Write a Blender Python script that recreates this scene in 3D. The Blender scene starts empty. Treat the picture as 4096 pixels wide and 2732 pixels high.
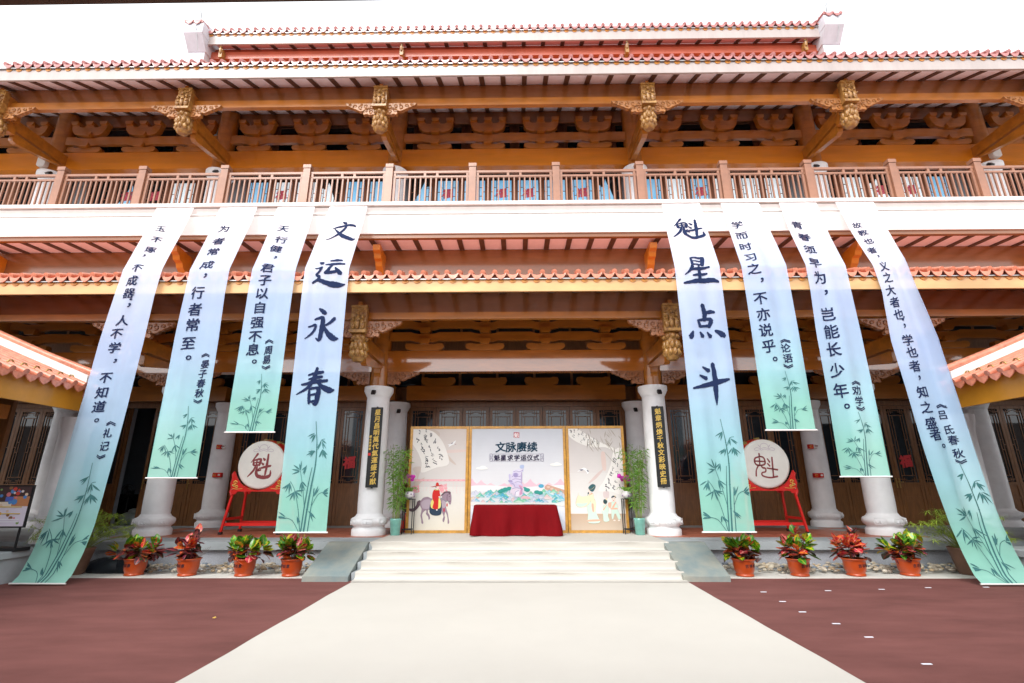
import bpy, bmesh, math, random
from mathutils import Vector, Matrix
R = random.Random(7)
C = bpy.context.scene.collection
S = bpy.context.scene
# ---------------------------------------------------------------- camera
cam = bpy.data.cameras.new("camera"); cam.lens = 17.40; cam.sensor_width = 36.0; cam.clip_end = 600; cam.clip_start = .05
co = bpy.data.objects.new("camera", cam); C.objects.link(co)
PITCH, ROLL = math.radians(16.3), math.radians(0.1)
YAW = math.atan(14.5 * math.cos(PITCH) / 1136.5)
fw = Matrix.Rotation(YAW, 3, 'Z') @ Vector((0, math.cos(PITCH), math.sin(PITCH)))
rt = Matrix.Rotation(YAW, 3, 'Z') @ Vector((1, 0, 0)); up = rt.cross(fw)
rt, up = math.cos(ROLL) * rt - math.sin(ROLL) * up, math.cos(ROLL) * up + math.sin(ROLL) * rt
mw = Matrix((rt, up, -fw)).transposed().to_4x4(); mw.translation = (0, 0, 1.85)
co.matrix_world = mw
S.camera = co
# ---------------------------------------------------------------- sky, sun, exposure
SUN_EL, SUN_AZ = math.radians(44), math.radians(202)      # azimuth from north (+Y), clockwise: behind the camera, to its left
w = bpy.data.worlds.new("World"); S.world = w; w.use_nodes = True
nt = w.node_tree; bg = nt.nodes["Background"]
sky = nt.nodes.new("ShaderNodeTexSky"); sky.sky_type = 'NISHITA'; sky.sun_disc = False
sky.sun_elevation = SUN_EL; sky.sun_rotation = SUN_AZ; sky.air_density = 1.0; sky.dust_density = 4.0
hs = nt.nodes.new("ShaderNodeHueSaturation"); hs.inputs['Saturation'].default_value = .15
nt.links.new(sky.outputs[0], hs.inputs['Color']); mxw = nt.nodes.new("ShaderNodeMix"); mxw.data_type = 'RGBA'; mxw.inputs[0].default_value = .8; mxw.inputs[7].default_value = (6.4, 6.5, 6.7, 1)   # even overcast layer over the clear sky
nt.links.new(hs.outputs[0], mxw.inputs[6]); nt.links.new(mxw.outputs[2], bg.inputs[0]); bg.inputs[1].default_value = .15
sl = bpy.data.lights.new("sun", 'SUN'); sl.energy = 1.35; sl.angle = math.radians(30); sl.color = (1, .96, .90)
so = bpy.data.objects.new("sun", sl); C.objects.link(so)
sd = Vector((math.sin(SUN_AZ) * math.cos(SUN_EL), math.cos(SUN_AZ) * math.cos(SUN_EL), math.sin(SUN_EL)))
so.rotation_euler = sd.to_track_quat('Z', 'Y').to_euler(); so.location = (0, -5, 30)
S.view_settings.view_transform = 'Standard'; S.view_settings.look = 'None'; S.view_settings.gamma = 1
S.view_settings.use_curve_mapping = False; S.view_settings.exposure = 1.0
S.cycles.max_bounces = 8; S.cycles.diffuse_bounces = 5; S.cycles.transparent_max_bounces = 12
# ---------------------------------------------------------------- glyph outlines (built-in font), taken before the scene fills up
GL = {}
def load_glyphs(chars, bold):
    obs = []
    for ch in sorted(set(chars)):
        if (ch, bold) in GL: continue
        c = bpy.data.curves.new("g", 'FONT'); c.body = ch; c.resolution_u = 3
        o = bpy.data.objects.new("g", c); C.objects.link(o); obs.append((ch, o, c))
    dg = bpy.context.evaluated_depsgraph_get(); dg.update()
    for ch, o, c in obs:
        m = bpy.data.meshes.new_from_object(o.evaluated_get(dg))
        if bold < .018:                                     # slice the outline finely so that the print can follow folds
            b = bmesh.new(); b.from_mesh(m); bmesh.ops.triangulate(b, faces=b.faces[:])
            for ax in (0, 1):
                for q in range(1, 9):
                    p = [0, 0, 0]; n_ = [0, 0, 0]; p[ax] = q / 9 - (.12 if ax else 0); n_[ax] = 1
                    bmesh.ops.bisect_plane(b, geom=b.verts[:] + b.edges[:] + b.faces[:], dist=1e-6, plane_co=p, plane_no=n_)
            b.to_mesh(m); b.free()
        # strokes rise to the right, as in brush writing; bold weight from shifted layers (x, y, layer)
        v0 = [(v.co.x - .5, v.co.y - .38 + .11 * (v.co.x - .5)) for v in m.vertices]; f0 = [tuple(p.vertices) for p in m.polygons]; vs, fs = [], []
        for l, (sx, sy) in enumerate(((0, 0), (1, .8), (-1, -.8), (1, -.8), (-1, .8))):
            o_ = len(vs); vs += [(x + sx * bold * 1.0, y + sy * bold * 1.0, l) for x, y in v0]; fs += [tuple(o_ + i for i in f) for f in f0]
        GL[(ch, bold)] = (vs, fs)
        bpy.data.meshes.remove(m); bpy.data.objects.remove(o); bpy.data.curves.remove(c)
BT = [
 ("玉不琢，不成器；人不学，不知道。《礼记》", 16, .27, .22, [-.1,-.07,-.08,-.14,-.14,-.15,-.13,-.06,-.1,-.15,-.11,-.03,-.11,-.1,-.08,-.05,.27,.26,.27,.26], [1.22,1.7,2.16,2.42,2.94,3.3,3.62,3.88,4.3,4.62,4.96,5.24,5.66,6.0,6.32,6.6,6.64,6.9,7.18,7.46]),
 ("为者常成，行者常至。《晏子春秋》", 10, .33, .21, [-.13,-.12,-.12,-.09,-.07,-.16,-.15,-.14,-.16,-.09,.27,.3,.28,.28,.28,.28], [1.24,1.8,2.28,2.84,3.14,3.62,4.04,4.42,4.86,5.18,5.1,5.36,5.58,5.8,6.02,6.26]),
 ("天行健，君子以自强不息。《周易》", 12, .30, .22, [-.14,-.09,-.13,-.08,-.15,-.16,-.18,-.18,-.19,-.19,-.19,-.12,.14,.16,.15,.16], [1.24,1.74,2.16,2.48,2.96,3.3,3.64,4.0,4.36,4.7,5.02,5.28,4.78,5.04,5.26,5.5]),
 ("文运永春", 0, .80, 0, [.03,.03,-.01,-.02], [1.4,3.1,4.5,5.92]),
 ("魁星点斗", 0, .80, 0, [0,.03,.01,-.01], [1.42,3.1,4.46,5.86]),
 ("学而时习之，不亦说乎。《论语》", 11, .32, .22, [-.26,-.24,-.25,-.23,-.24,-.12,-.21,-.2,-.2,-.19,-.1,.18,.17,.18,.17], [1.22,1.7,2.2,2.66,3.08,3.36,3.84,4.24,4.62,5.0,5.28,4.82,5.04,5.28,5.52]),
 ("青春须早为，岂能长少年。《劝学》", 12, .35, .22, [-.26,-.21,-.22,-.24,-.2,-.12,-.18,-.17,-.19,-.19,-.19,-.11,.15,.14,.15,.16], [1.26,1.8,2.36,2.9,3.32,3.66,4.24,4.66,5.08,5.56,6.02,6.34,5.8,6.02,6.26,6.48]),
 ("故教也者，义之大者也；学也者，知之盛者。《吕氏春秋》", 20, .27, .21, [-.26,-.22,-.22,-.28,-.22,-.22,-.23,-.27,-.24,-.22,-.17,-.18,-.17,-.2,-.19,-.2,-.22,-.22,-.2,-.1,.1,.08,.1,.12,.13,.14], [1.28,1.62,2.02,2.42,2.66,3.04,3.34,3.66,3.96,4.26,4.5,4.88,5.16,5.48,5.72,6.06,6.4,6.74,6.98,7.2,6.32,6.56,6.88,7.1,7.38,7.6]),
]
load_glyphs("".join(b[0] for b in BT), .016)
load_glyphs("星月昌明萬代氣運盛才猷魁章炳煥千秋文彩映史冊" + "文脉赓续魁星求学运仪式" + "吉祥如意" + "蘇全瑋撰書", .02)
load_glyphs("福", .045)
# brush characters: strokes as (x, y, width) in a unit box
BR = {
'文': [[(.46,1,.05),(.56,.91,.1),(.6,.85,.04)],[(.13,.64,.03),(.3,.7,.075),(.6,.78,.085),(.85,.82,.1),(.94,.75,.03)],[(.64,.78,.05),(.56,.55,.09),(.35,.25,.08),(.03,.05,.02)],[(.22,.62,.03),(.42,.38,.09),(.65,.15,.14),(.92,.05,.13),(1.04,.1,.02)]],
'运': [[(.5,.92,.05),(.7,.95,.085),(.87,.98,.05)],[(.38,.72,.04),(.65,.76,.085),(.97,.83,.06)],[(.62,.74,.05),(.5,.5,.08),(.42,.41,.06),(.7,.46,.075),(.85,.5,.05)],[(.72,.6,.04),(.88,.42,.11),(.9,.37,.03)],[(.13,.92,.04),(.25,.82,.1),(.26,.77,.03)],[(.06,.6,.04),(.26,.62,.075),(.22,.5,.065),(.12,.38,.06),(.23,.28,.08),(.02,.1,.04)],[(.04,.14,.04),(.2,.2,.08),(.45,.1,.11),(.8,.03,.15),(1.08,.06,.03)]],
'永': [[(.42,1.02,.05),(.58,.9,.11),(.57,.85,.03)],[(.28,.7,.04),(.5,.74,.08),(.56,.7,.09),(.54,.3,.11),(.5,.07,.08),(.38,.13,.03)],[(.1,.48,.04),(.33,.53,.07),(.28,.35,.07),(.03,.12,.02)],[(.92,.74,.08),(.75,.58,.065),(.6,.5,.03)],[(.57,.54,.04),(.72,.3,.1),(.92,.13,.14),(1.08,.12,.03)]],
'春': [[(.28,.82,.04),(.55,.87,.075),(.74,.91,.06)],[(.31,.7,.04),(.55,.74,.075),(.72,.78,.05)],[(.1,.55,.04),(.5,.62,.09),(.88,.67,.06)],[(.56,1.02,.06),(.5,.75,.1),(.34,.5,.085),(-.02,.27,.02)],[(.58,.63,.04),(.76,.48,.1),(.97,.39,.13),(1.12,.4,.02)],[(.37,.43,.05),(.38,.2,.08),(.4,.01,.06)],[(.38,.42,.05),(.6,.45,.065),(.65,.4,.09),(.61,.04,.1),(.52,.0,.03)],[(.42,.25,.04),(.58,.27,.055)],[(.42,.06,.05),(.58,.08,.055)]],
'魁': [[(.34,1.02,.08),(.2,.82,.055),(.06,.64,.02)],[(.17,.75,.05),(.2,.54,.08)],[(.2,.74,.05),(.45,.79,.07),(.52,.73,.09),(.46,.52,.07)],[(.22,.63,.04),(.45,.66,.055)],[(.34,.78,.05),(.33,.54,.055)],[(.2,.52,.05),(.46,.55,.055)],[(.3,.52,.05),(.22,.3,.08),(-.02,.05,.03)],[(.38,.5,.06),(.37,.25,.1),(.45,.09,.11),(.75,.03,.12),(1.02,.1,.1),(1.04,.32,.03)],[(.52,.43,.04),(.43,.31,.055),(.58,.34,.05)],[(.62,.83,.04),(.71,.75,.09)],[(.57,.63,.04),(.67,.56,.08)],[(.52,.4,.04),(.75,.46,.08),(1.03,.51,.06)],[(.85,1.0,.06),(.84,.6,.09),(.81,.2,.07),(.78,.08,.02)]],
'星': [[(.29,.96,.05),(.32,.6,.08)],[(.3,.95,.05),(.62,1.01,.08),(.69,.96,.1),(.63,.62,.09)],[(.35,.8,.04),(.6,.83,.055)],[(.34,.63,.05),(.6,.66,.065)],[(.3,.56,.08),(.18,.4,.055),(.03,.29,.02)],[(.23,.44,.04),(.5,.49,.08),(.83,.53,.05)],[(.28,.26,.04),(.5,.29,.07),(.74,.32,.05)],[(-.03,.02,.05),(.4,.08,.11),(.8,.1,.12),(1.06,.04,.06)],[(.51,.6,.05),(.5,.3,.09),(.48,.06,.08)]],
'点': [[(.48,1.03,.1),(.53,.75,.12),(.48,.55,.09)],[(.52,.78,.05),(.72,.82,.09),(.84,.8,.05)],[(.29,.56,.05),(.34,.36,.08)],[(.3,.55,.05),(.65,.6,.08),(.71,.53,.1),(.62,.36,.08)],[(.34,.36,.05),(.64,.4,.07)],[(.1,.22,.05),(.02,.06,.11),(-.02,.02,.03)],[(.32,.2,.04),(.39,.07,.1)],[(.55,.2,.04),(.64,.07,.1)],[(.8,.25,.05),(1.0,.1,.14),(1.03,.03,.04)]],
'斗': [[(.3,.93,.04),(.48,.82,.1)],[(.18,.69,.04),(.38,.6,.1)],[(-.04,.33,.04),(.3,.4,.09),(.7,.5,.11),(1.04,.57,.05)],[(.62,1.03,.09),(.64,.6,.12),(.62,.2,.11),(.6,-.14,.02)]],
'drum_seal': [[(.3,1,.05),(.3,.86,.05)],[(.3,.86,.05),(.1,.8,.05),(.05,.66,.05),(.12,.53,.05),(.32,.5,.05),(.5,.56,.05),(.52,.72,.05),(.45,.84,.05),(.29,.87,.05)],[(.06,.68,.045),(.52,.66,.045)],[(.29,.8,.045),(.27,.52,.045)],[(.2,.5,.045),(.08,.3,.045),(.04,.06,.05)],[(.33,.5,.045),(.37,.41,.05),(.5,.37,.05),(.48,.24,.045),(.33,.2,.045),(.31,.1,.05),(.45,.03,.05),(.7,0,.05),(1,.05,.055)],[(.64,.78,.04),(.73,.63,.055)],[(.62,.58,.045),(.71,.47,.05)],[(.57,.39,.045),(1.04,.32,.055)],[(.86,.84,.05),(.81,.05,.05)]],
}
def ribbon(pts, rough=.0, rng=None, n=7):
    """a brush stroke as a triangle strip with eased ends"""
    P = [pts[0]] + list(pts) + [pts[-1]]; out = []
    for i in range(1, len(P) - 2):
        a, b, c, d = P[i - 1], P[i], P[i + 1], P[i + 2]
        for k in range(n + (i == len(P) - 3)):
            t = k / n
            out.append(tuple(.5 * (2 * b[j] + (c[j] - a[j]) * t + (2 * a[j] - 5 * b[j] + 4 * c[j] - d[j]) * t * t + (3 * b[j] - a[j] - 3 * c[j] + d[j]) * t ** 3) for j in range(3)))
    vs, fs = [], []
    m = len(out)
    for i, (x, y, wd) in enumerate(out):
        a, b = out[max(i - 1, 0)], out[min(i + 1, m - 1)]
        dx, dy = b[0] - a[0], b[1] - a[1]; l = math.hypot(dx, dy) or 1
        h = max(wd, .012) / 2
        j1 = 1 + (rng.uniform(-rough, rough) if rng else 0); j2 = 1 + (rng.uniform(-rough, rough) if rng else 0)
        vs += [(x - dy / l * h * j1, y + dx / l * h * j1), (x + dy / l * h * j2, y - dx / l * h * j2)]
        if i: fs.append((2 * i - 2, 2 * i - 1, 2 * i + 1, 2 * i))
    # rounded caps
    for e, q in ((0, 1), (m - 1, m - 2)):
        x, y, wd = out[e]; dx, dy = x - out[q][0], y - out[q][1]; l = math.hypot(dx, dy) or 1
        vs.append((x + dx / l * wd * .35, y + dy / l * wd * .35)); fs.append((2 * e, 2 * e + 1, len(vs) - 1))
    return vs, fs
def brush(ch, rng):
    V, F = [], []
    for i, s in enumerate(BR[ch]):
        vs, fs = ribbon([(x, y, w_ * 1.32) for x, y, w_ in s], .12, rng); o = len(V)
        V += [(x - .5, y - .45, i * .3) for x, y in vs]; F += [tuple(o + k for k in f) for f in fs]
    return V, F
# ---------------------------------------------------------------- materials
def mat(name, col, rough=.5, var=.0, scale=4., bump=.0, bscale=40., coat=0., metal=0., spec=.5, col2=None, stretch=(1, 1, 1), detail=4, attr=None, sss=None):
    m = bpy.data.materials.new(name); m.use_nodes = True; n = m.node_tree; b = n.nodes["Principled BSDF"]
    b.inputs['Roughness'].default_value = rough; b.inputs['Metallic'].default_value = metal
    b.inputs['Coat Weight'].default_value = coat; b.inputs['Coat Roughness'].default_value = .12; b.inputs['Specular IOR Level'].default_value = spec
    b.inputs['Base Color'].default_value = (*col, 1)
    if attr:
        a = n.nodes.new("ShaderNodeAttribute"); a.attribute_name = attr; src = a.outputs['Color']
    else: src = None
    if var or bump or col2:
        tc = n.nodes.new("ShaderNodeTexCoord"); mp = n.nodes.new("ShaderNodeMapping"); mp.inputs['Scale'].default_value = stretch
        n.links.new(tc.outputs['Object'], mp.inputs[0])
    if var or col2:
        nz = n.nodes.new("ShaderNodeTexNoise"); nz.inputs['Scale'].default_value = scale; nz.inputs['Detail'].default_value = detail; nz.inputs['Roughness'].default_value = .6
        n.links.new(mp.outputs[0], nz.inputs['Vector'])
        mx = n.nodes.new("ShaderNodeMix"); mx.data_type = 'RGBA'
        rp = n.nodes.new("ShaderNodeMapRange"); rp.inputs[1].default_value = .32; rp.inputs[2].default_value = .68
        n.links.new(nz.outputs['Fac'], rp.inputs[0]); n.links.new(rp.outputs[0], mx.inputs[0])
        if attr:
            mx.blend_type = 'MULTIPLY'
            k = 1 - var
            rp.inputs[3].default_value = 0; rp.inputs[4].default_value = 1
            n.links.new(src, mx.inputs[6]); mx.inputs[7].default_value = (k, k, k, 1)
        else:
            c2 = col2 or tuple(min(1, c * (1 + var)) for c in col); c1 = col if col2 else tuple(c * (1 - var) for c in col)
            mx.inputs[6].default_value = (*c1, 1); mx.inputs[7].default_value = (*c2, 1)
        src = mx.outputs[2]
    if src is not None: n.links.new(src, b.inputs['Base Color'])
    if bump:
        nb = n.nodes.new("ShaderNodeTexNoise"); nb.inputs['Scale'].default_value = bscale; nb.inputs['Detail'].default_value = 5
        n.links.new(mp.outputs[0], nb.inputs['Vector'])
        bp = n.nodes.new("ShaderNodeBump"); bp.inputs['Strength'].default_value = bump; bp.inputs['Distance'].default_value = .02
        n.links.new(nb.outputs['Fac'], bp.inputs['Height']); n.links.new(bp.outputs[0], b.inputs['Normal'])
    return m
M = {}
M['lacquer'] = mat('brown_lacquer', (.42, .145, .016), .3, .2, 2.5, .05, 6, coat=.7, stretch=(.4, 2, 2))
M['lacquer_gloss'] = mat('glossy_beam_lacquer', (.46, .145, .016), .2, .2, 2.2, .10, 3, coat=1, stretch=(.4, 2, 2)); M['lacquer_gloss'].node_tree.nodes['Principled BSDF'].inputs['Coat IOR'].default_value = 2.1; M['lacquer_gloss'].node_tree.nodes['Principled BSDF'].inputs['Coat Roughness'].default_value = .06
M['lacquer_lit_orange'] = mat('lit_orange_lacquer', (.60, .19, .008), .38, .12, 2, .03, 8, coat=.35, stretch=(.3, 2, 2))  # same lacquer made brighter: direct light on the upper beams put into colour
M['lacquer_red'] = mat('red_lacquer', (.42, .085, .04), .4, .12, 2, coat=.2)
M['rafter'] = mat('dark_rafter', (.105, .05, .03), .5, .2, 5)
M['board'] = mat('red_brown_board', (.25, .092, .026), .25, .15, 3, .02, 6, coat=.8, stretch=(.3, 1, 2))
M['fascia_sky_pale'] = mat('sky_pale_fascia', (.44, .385, .365), .4, .09, 2.2, coat=.25, stretch=(1.6, 1, .3))  # sky reflection on the upper fascias painted in as a paler colour
M['pier'] = mat('shaded_white_render', (.60, .62, .67), .6, .08, 2, .06, 30, stretch=(2, 2, .5))  # lavender shading of the white piers put into a darker colour
M['fascia_gold'] = mat('gold_fascia', (.66, .39, .16), .35, .22, 1.5, coat=.45, stretch=(.4, 1, 1))
M['fascia_wing'] = mat('ochre_fascia', (.56, .25, .018), .4, .1, 2, coat=.3)
M['soffit'] = mat('pale_soffit', (.93, .90, 1.0), .6, .06, 2)
M['soffit_pink'] = mat('pink_soffit', (.93, .84, .94), .6, .06, 2)
M['soffit_coral'] = mat('coral_soffit', (.86, .46, .40), .6, .06, 2)
M['tile'] = mat('orange_glazed_tile', (.60, .22, .135), .28, .28, 7, .08, 20, coat=.35)
M['tile_pink'] = mat('rose_glazed_tile', (.42, .16, .15), .28, .28, 7, .08, 20, coat=.35)
M['gutter_scallop'] = mat('amber_scallop', (.50, .20, .03), .35, .2, 6)
M['white'] = mat('white_render', (.80, .79, .77), .6, .05, 2, .06, 30, stretch=(1.4, 1, .25))
M['stone_white'] = mat('white_column_paint', (.88, .89, .91), .5, .07, 2.2, .08, 12)
M['granite'] = mat('grey_granite', (.36, .40, .42), .6, .16, 1.6, .25, 90, stretch=(.6, 1, 1))
M['granite_wall'] = mat('speckled_granite', (.40, .42, .47), .7, .22, 60, .25, 120)
M['granite_ramp'] = mat('stained_granite', (.19, .25, .26), .55, .0, 1.8, .2, 70, col2=(.34, .34, .29))
M['terracotta'] = mat('terracotta_floor', (.40, .13, .075), .45, .2, 3, .05, 30)
M['paving'] = mat('pale_paving', (.62, .62, .58), .7, .1, 2, .1, 60)
M['carpet_red'] = mat('maroon_carpet', (.178, .073, .066), .95, .16, 1.3, .5, 160, spec=.1, stretch=(.5, 1.5, 1))
M['carpet_white'] = mat('cream_carpet', (.565, .545, .50), .95, .02, .9, .3, 140, spec=.1)
M['ground'] = mat('court_paving', (.34, .34, .33), .8, .15, 1, .1, 30)
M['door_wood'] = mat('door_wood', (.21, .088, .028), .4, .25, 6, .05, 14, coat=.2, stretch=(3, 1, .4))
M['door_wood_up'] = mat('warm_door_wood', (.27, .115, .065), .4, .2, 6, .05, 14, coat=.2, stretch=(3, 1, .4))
M['lattice'] = mat('lattice_wood', (.20, .085, .03), .4, .15, 6)
M['glass'] = mat('dark_glass', (.012, .022, .03), .04, spec=.7)
M['paper'] = mat('glowing_blue_white_paper', (.22, .60, .95), .7, .0, 1.2, col2=(.50, .80, .97))
M['paper_white'] = mat('glowing_white_paper', (.90, .94, .95), .7, .0, 1.5, col2=(.60, .84, .96))
M['rail'] = mat('rose_brown_rail', (.32, .15, .09), .35, .12, 4, coat=.25)
M['carved'] = mat('carved_gilt_wood', (.20, .075, .015), .4, .0, 9, .6, 26, coat=.25, col2=(.46, .25, .06))
M['carved_orange'] = mat('carved_orange_wood', (.34, .125, .018), .4, .25, 9, .6, 26, coat=.25)
M['carved_brown'] = mat('carved_brown_wood', (.30, .105, .03), .32, .25, 9, .6, 26, coat=.4)
M['black'] = mat('black_paint', (.015, .016, .018), .4)
M['black_soft'] = mat('black_plastic_sheet', (.012, .016, .024), .45, .2, 5, .4, 14)
M['navy'] = mat('navy_ink', (.009, .02, .07), .8, spec=.2)
M['ink'] = mat('black_ink', (.02, .025, .04), .8, spec=.2)
M['bamboo_ink'] = mat('bamboo_ink', (.05, .165, .17), .8, spec=.2)
M['gold'] = mat('gold_leaf', (.82, .55, .12), .35, metal=.35)
M['red'] = mat('bright_red_paint', (.68, .018, .014), .35, .05, 3, coat=.3)
M['maroon'] = mat('maroon_print', (.28, .05, .055), .6)
M['drumhead'] = mat('drum_skin', (.87, .85, .80), .55, .05, 2.2)
M['velvet'] = mat('red_velvet', (.165, .001, .004), .8, .08, 2.2, .05, 50, spec=.15)
M['frame_wood'] = mat('pine_frame', (.58, .30, .055), .4, .22, 5, coat=.3, stretch=(2, 2, 2))
M['print'] = mat('printed_cloth', (1, 1, 1), .75, .03, 3, attr='Col', spec=.15)
M['celadon'] = mat('celadon_glaze', (.17, .42, .36), .25, .14, 5, coat=.4)
M['porcelain'] = mat('porcelain', (.80, .78, .80), .2, .05, 3, coat=.5)
M['leaf'] = mat('croton_leaf', (1, 1, 1), .32, .22, 14, coat=.25, attr='Col')
M['bamboo_leaf'] = mat('bamboo_leaf', (.17, .36, .04), .45, .3, 6, attr=None)
M['stem'] = mat('green_stem', (.22, .26, .07), .5, .2, 6)
M['twig'] = mat('brown_twig', (.16, .11, .07), .7, .2, 6)
M['papyrus'] = mat('papyrus_leaf', (.30, .42, .04), .5, .35, 6)
M['pot'] = mat('glazed_orange_pot', (.44, .062, .009), .35, .13, 3, .03, 10, coat=.15)
M['pot_dark'] = mat('brown_pot', (.16, .08, .05), .5, .2, 4)
M['soil'] = mat('soil', (.06, .045, .03), .95, .3, 12, .8, 40)
M['pebble'] = mat('pebble', (1, 1, 1), .6, .12, 8, attr='Col')
M['orchid'] = mat('orchid_petal', (.58, .02, .42), .5, .3, 9)
M['steel'] = mat('brushed_steel', (.5, .5, .5), .35, metal=.9)
M['brass'] = mat('brass', (.6, .42, .16), .3, metal=.9)
M['tape'] = mat('white_tape', (.85, .86, .95), .5)
for k_, c_, e_ in (('paper', (.20, .58, .95), .24), ('paper_white', (.80, .92, 1), .28)):          # added glow brightens the paper sheets; no lamp stands behind them
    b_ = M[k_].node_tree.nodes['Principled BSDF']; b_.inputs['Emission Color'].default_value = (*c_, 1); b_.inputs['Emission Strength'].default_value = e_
M['room'] = mat('room_wall', (.30, .33, .37), .8, .06, 1)
M['fu'] = mat('red_paper_cut', (.70, .04, .05), .6)
M['fu_pink'] = mat('rose_paper_cut', (.72, .10, .16), .6)
M['red_pipe'] = mat('extinguisher_red', (.6, .02, .015), .3, coat=.4)
M['cloth_bag'] = mat('pale_plastic_bag', (.30, .36, .35), .4, .25, 4, .5, 9)
# printed translucent cloth: white at the top, blue in the middle, jade at the foot (a printed gradient along the cloth)
def banner_mat():
    m = bpy.data.materials.new('sheer_printed_cloth'); m.use_nodes = True; n = m.node_tree; b = n.nodes["Principled BSDF"]; out = n.nodes["Material Output"]
    a = n.nodes.new("ShaderNodeAttribute"); a.attribute_name = 'Col'
    tc = n.nodes.new("ShaderNodeTexCoord"); wv = n.nodes.new("ShaderNodeTexNoise"); wv.inputs['Scale'].default_value = 3; n.links.new(tc.outputs['Object'], wv.inputs[0])
    b.inputs['Roughness'].default_value = .45; b.inputs['Sheen Weight'].default_value = .2
    n.links.new(a.outputs['Color'], b.inputs['Base Color'])
    tr = n.nodes.new("ShaderNodeBsdfTranslucent"); n.links.new(a.outputs['Color'], tr.inputs[0])
    m1 = n.nodes.new("ShaderNodeMixShader"); m1.inputs[0].default_value = .22; n.links.new(b.outputs[0], m1.inputs[1]); n.links.new(tr.outputs[0], m1.inputs[2])
    tp = n.nodes.new("ShaderNodeBsdfTransparent"); m2 = n.nodes.new("ShaderNodeMixShader")
    mr = n.nodes.new("ShaderNodeMapRange"); mr.inputs[3].default_value = .17; mr.inputs[4].default_value = .28; n.links.new(wv.outputs['Fac'], mr.inputs[0]); n.links.new(mr.outputs[0], m2.inputs[0])
    n.links.new(m1.outputs[0], m2.inputs[1]); n.links.new(tp.outputs[0], m2.inputs[2]); n.links.new(m2.outputs[0], out.inputs[0])
    return m
M['banner'] = banner_mat()
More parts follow.
